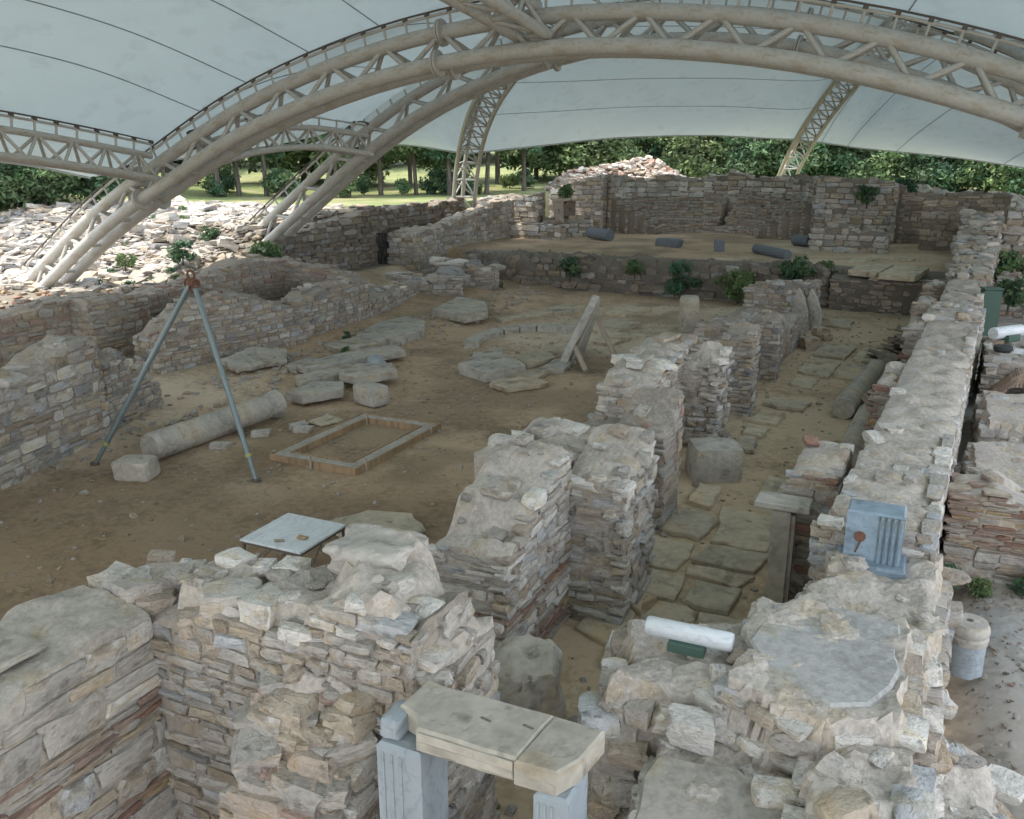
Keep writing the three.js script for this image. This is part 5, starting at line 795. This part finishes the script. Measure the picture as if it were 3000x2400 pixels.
const crowns = []; for (let i = 0; i < 6; i++) crowns.push(foliage(1000 + i, 2.6, 3.0, 2.6, 64, 100, 0.135, GREENS[i % 4], 0.72, 0.3));
const trunks = []; for (let i = 0; i < 4; i++) trunks.push(trunkGeo(1100 + i, 4.6, 0.13));
function tree(x, z, s, i, low, label, group) {
  const t = thing('tree', label, 'tree', [x, groundH(x, z) - 0.05, z], i * 1.7, group); add(t, 'trunk', trunks[i % 4], barkMat, [0, 0, 0], null, [s, s, s]); add(t, 'crown', crowns[i % 6], leafMat, [0, (low ? 2.6 : 4.3) * s, 0], [0, i, 0], [s * (low ? 1.15 : 1), s, s * (low ? 1.15 : 1)]);
}
reseed(4242);
{ // row of trunks beyond the bank, on the left
  const spots = []; for (let i = 0; i < 17; i++) { const t = i / 16; spots.push([lerp(-47, -21.5, t) + rr(-1, 1), lerp(-25, -48, t) + rr(-1.5, 1.5), rr(0.95, 1.25)]); }
  spots.forEach(([x, z, s], i) => tree(x, z, s, i, i < 5, i < 5 ? 'leafy tree with low branches outside the left bank' : 'tall tree with bare trunk beyond the left bank', i < 5 ? 'leafy trees left of the bank' : 'bare trunked trees'));
  for (let i = 0; i < 20; i++) { const t = i / 19, x = lerp(-56, -20, t) + rr(-1.5, 1.5), z = lerp(-32, -60, t) + rr(-2, 2); tree(x, z, rr(1.15, 1.5), i + 3, i % 2 === 0, 'tree of the second row deep behind the bank', 'second row of trees on the left'); }
  for (let i = 0; i < 16; i++) { const t = i / 15, x = lerp(-19, 22, t) + rr(-1.2, 1.2), z = lerp(-60, -56, t) + rr(-2, 2); tree(x, z, rr(0.95, 1.2), i + 7, true, 'bushy sunlit tree behind the apse and far right walls', 'bushy trees behind the apse'); }
  for (let i = 0; i < 22; i++) { const t = i / 21, x = lerp(-26, 30, t) + rr(-1.2, 1.2), z = lerp(-69, -65, t) + rr(-2, 2); tree(x, z, rr(1.4, 1.8), i + 1, true, 'dark tall tree at the back of the wood', 'back row of trees'); }
  for (let i = 0; i < 16; i++) { const t = i / 15, x = lerp(-75, -30, t) + rr(-1.2, 1.2), z = lerp(-38, -72, t) + rr(-2, 2); tree(x, z, rr(1.6, 2.0), i + 1, true, 'tall dark tree closing the view beyond the left trees', 'far left wood'); }
}
for (let i = 0; i < 9; i++) { const x = rr(-46, -31), z = lerp(-19, -30, i / 8) + rr(-1, 1); tree(x, z, rr(0.7, 0.95), i + 2, true, 'low dense tree left of the near arch foot', 'low trees by the arch foot'); }
[[-35.1, -24.7], [-33.2, -25.6], [-36.5, -27.2], [-34.2, -22.6], [-38, -25], [-35.2, -20.4], [-31.8, -26.8], [-37, -22], [-39.5, -28.5]].forEach(([x, z], i) => tree(x, z, 0.72 + 0.06 * (i % 4), i + 4, true, 'dense leafy tree reaching the ground beside the near arch foot', 'leafy trees beside the near arch foot'));
const bushGeos = []; for (let i = 0; i < 4; i++) bushGeos.push(foliage(1300 + i, 0.5, 0.42, 0.5, 16, 60, 0.07, GREENS[i % 4], 0.2, 0.2));
const stemGeo = new THREE.CylinderGeometry(0.02, 0.035, 0.5, 6); stemGeo.translate(0, 0.1, 0);
function bush(x, y, z, s, i, label, group) { const t = thing('bush', label, 'bush', [x, y, z], i * 2.1, group); add(t, 'foliage', bushGeos[i % 4], leafMat, [0, 0.38 * s, 0], null, [s, s, s]); add(t, 'stem', stemGeo, barkMat, [0, 0, 0], null, [s, s, s]); }
[[-12.4, 0.5, -31.9, 1.0, 'dark round bush on the earth face below the raised floor'], [-9.8, 0.75, -31.9, 0.7, 'small bush high on the earth face'], [-8.0, 0.2, -31.8, 1.4, 'tall dark bush at the foot of the earth face'], [-5.9, 0.1, -31.7, 1.35, 'spreading bush at the foot of the earth face by the pier row'], [-4.0, 0.6, -32.0, 1.3, 'bush hanging beside the aisle end of the earth face'], [-3.2, 0.75, -33.0, 0.9, 'bush on the corner above the rubble stump'], [-15.6, 0.05, -31.0, 0.8, 'low weeds beside the rubble remains on the left'], [-14.9, 0.05, -30.6, 0.5, 'small weed beside the flat stone of the rubble remains'], [-2.6, 3.0, -42.6, 1.1, 'dark shrub growing on top of the wall right of the apse'], [-16.2, 3.0, -40.9, 1.0, 'grassy shrub above the half round trough'], [-1.2, 3.2, -45, 1.2, 'shrub in the gap behind the right apse wall'], [4.3, 3.1, -42, 1.0, 'green shrub on the far right wall'], [2.4, 0.7, -29.6, 1.2, 'shrub outside the right wall by the green box'], [2.6, 0.9, -33.4, 1.5, 'taller shrub outside the right wall before the far stubs'],
 [0.72, 0.12, -10.72, 0.36, 'flat green weed at the foot of the brick stump'], [1.02, 0.12, -10.6, 0.3, 'second flat weed at the foot of the brick stump'], [1.55, 0.12, -10.65, 0.5, 'bigger patch of weeds at the corner of the brick stump'], [-19.9, 1.2, -23.3, 1.5, 'bright bush at the near end of the retaining wall'], [-21.9, 1.75, -21.6, 0.9, 'green bush among the sunlit rubble'], [-23.4, 1.55, -20.6, 0.7, 'low weed on the sunlit bank'], [-22.5, 2.1, -23.6, 0.8, 'dry yellowish bush at the foot of the farther arch'], [-13.2, 0.1, -18.2, 0.32, 'tiny weed at the head of the slab pile'], [-14.3, 0.12, -19.8, 0.34, 'small weed beside the round edged slab']
].forEach(([x, y, z, s, l], i) => bush(x, y, z, i < 6 ? s * 1.1 : s, i, l));
reseed(515);
for (let i = 0; i < 26; i++) { const t = i / 25, x = lerp(-44, -20, t) + rr(-2, 2), z = lerp(-29, -50, t) + rr(-2.5, 2.5); bush(x, groundH(x, z), z, rr(0.8, 2.0), i, 'leafy undergrowth shrub between the tree trunks', 'undergrowth shrubs'); }
for (let i = 0; i < 22; i++) { const x = rr(-29, -20.8), z = rr(-27.5, -18); bush(x, groundH(x, z) - 0.1, z, rr(0.25, 0.55), i, 'small green weed among the sunlit bank stones', 'weeds on the bank'); }

scene.traverse(o => { if (o.isMesh) { o.castShadow = true; o.receiveShadow = true; } });
renderer.render(scene, camera);
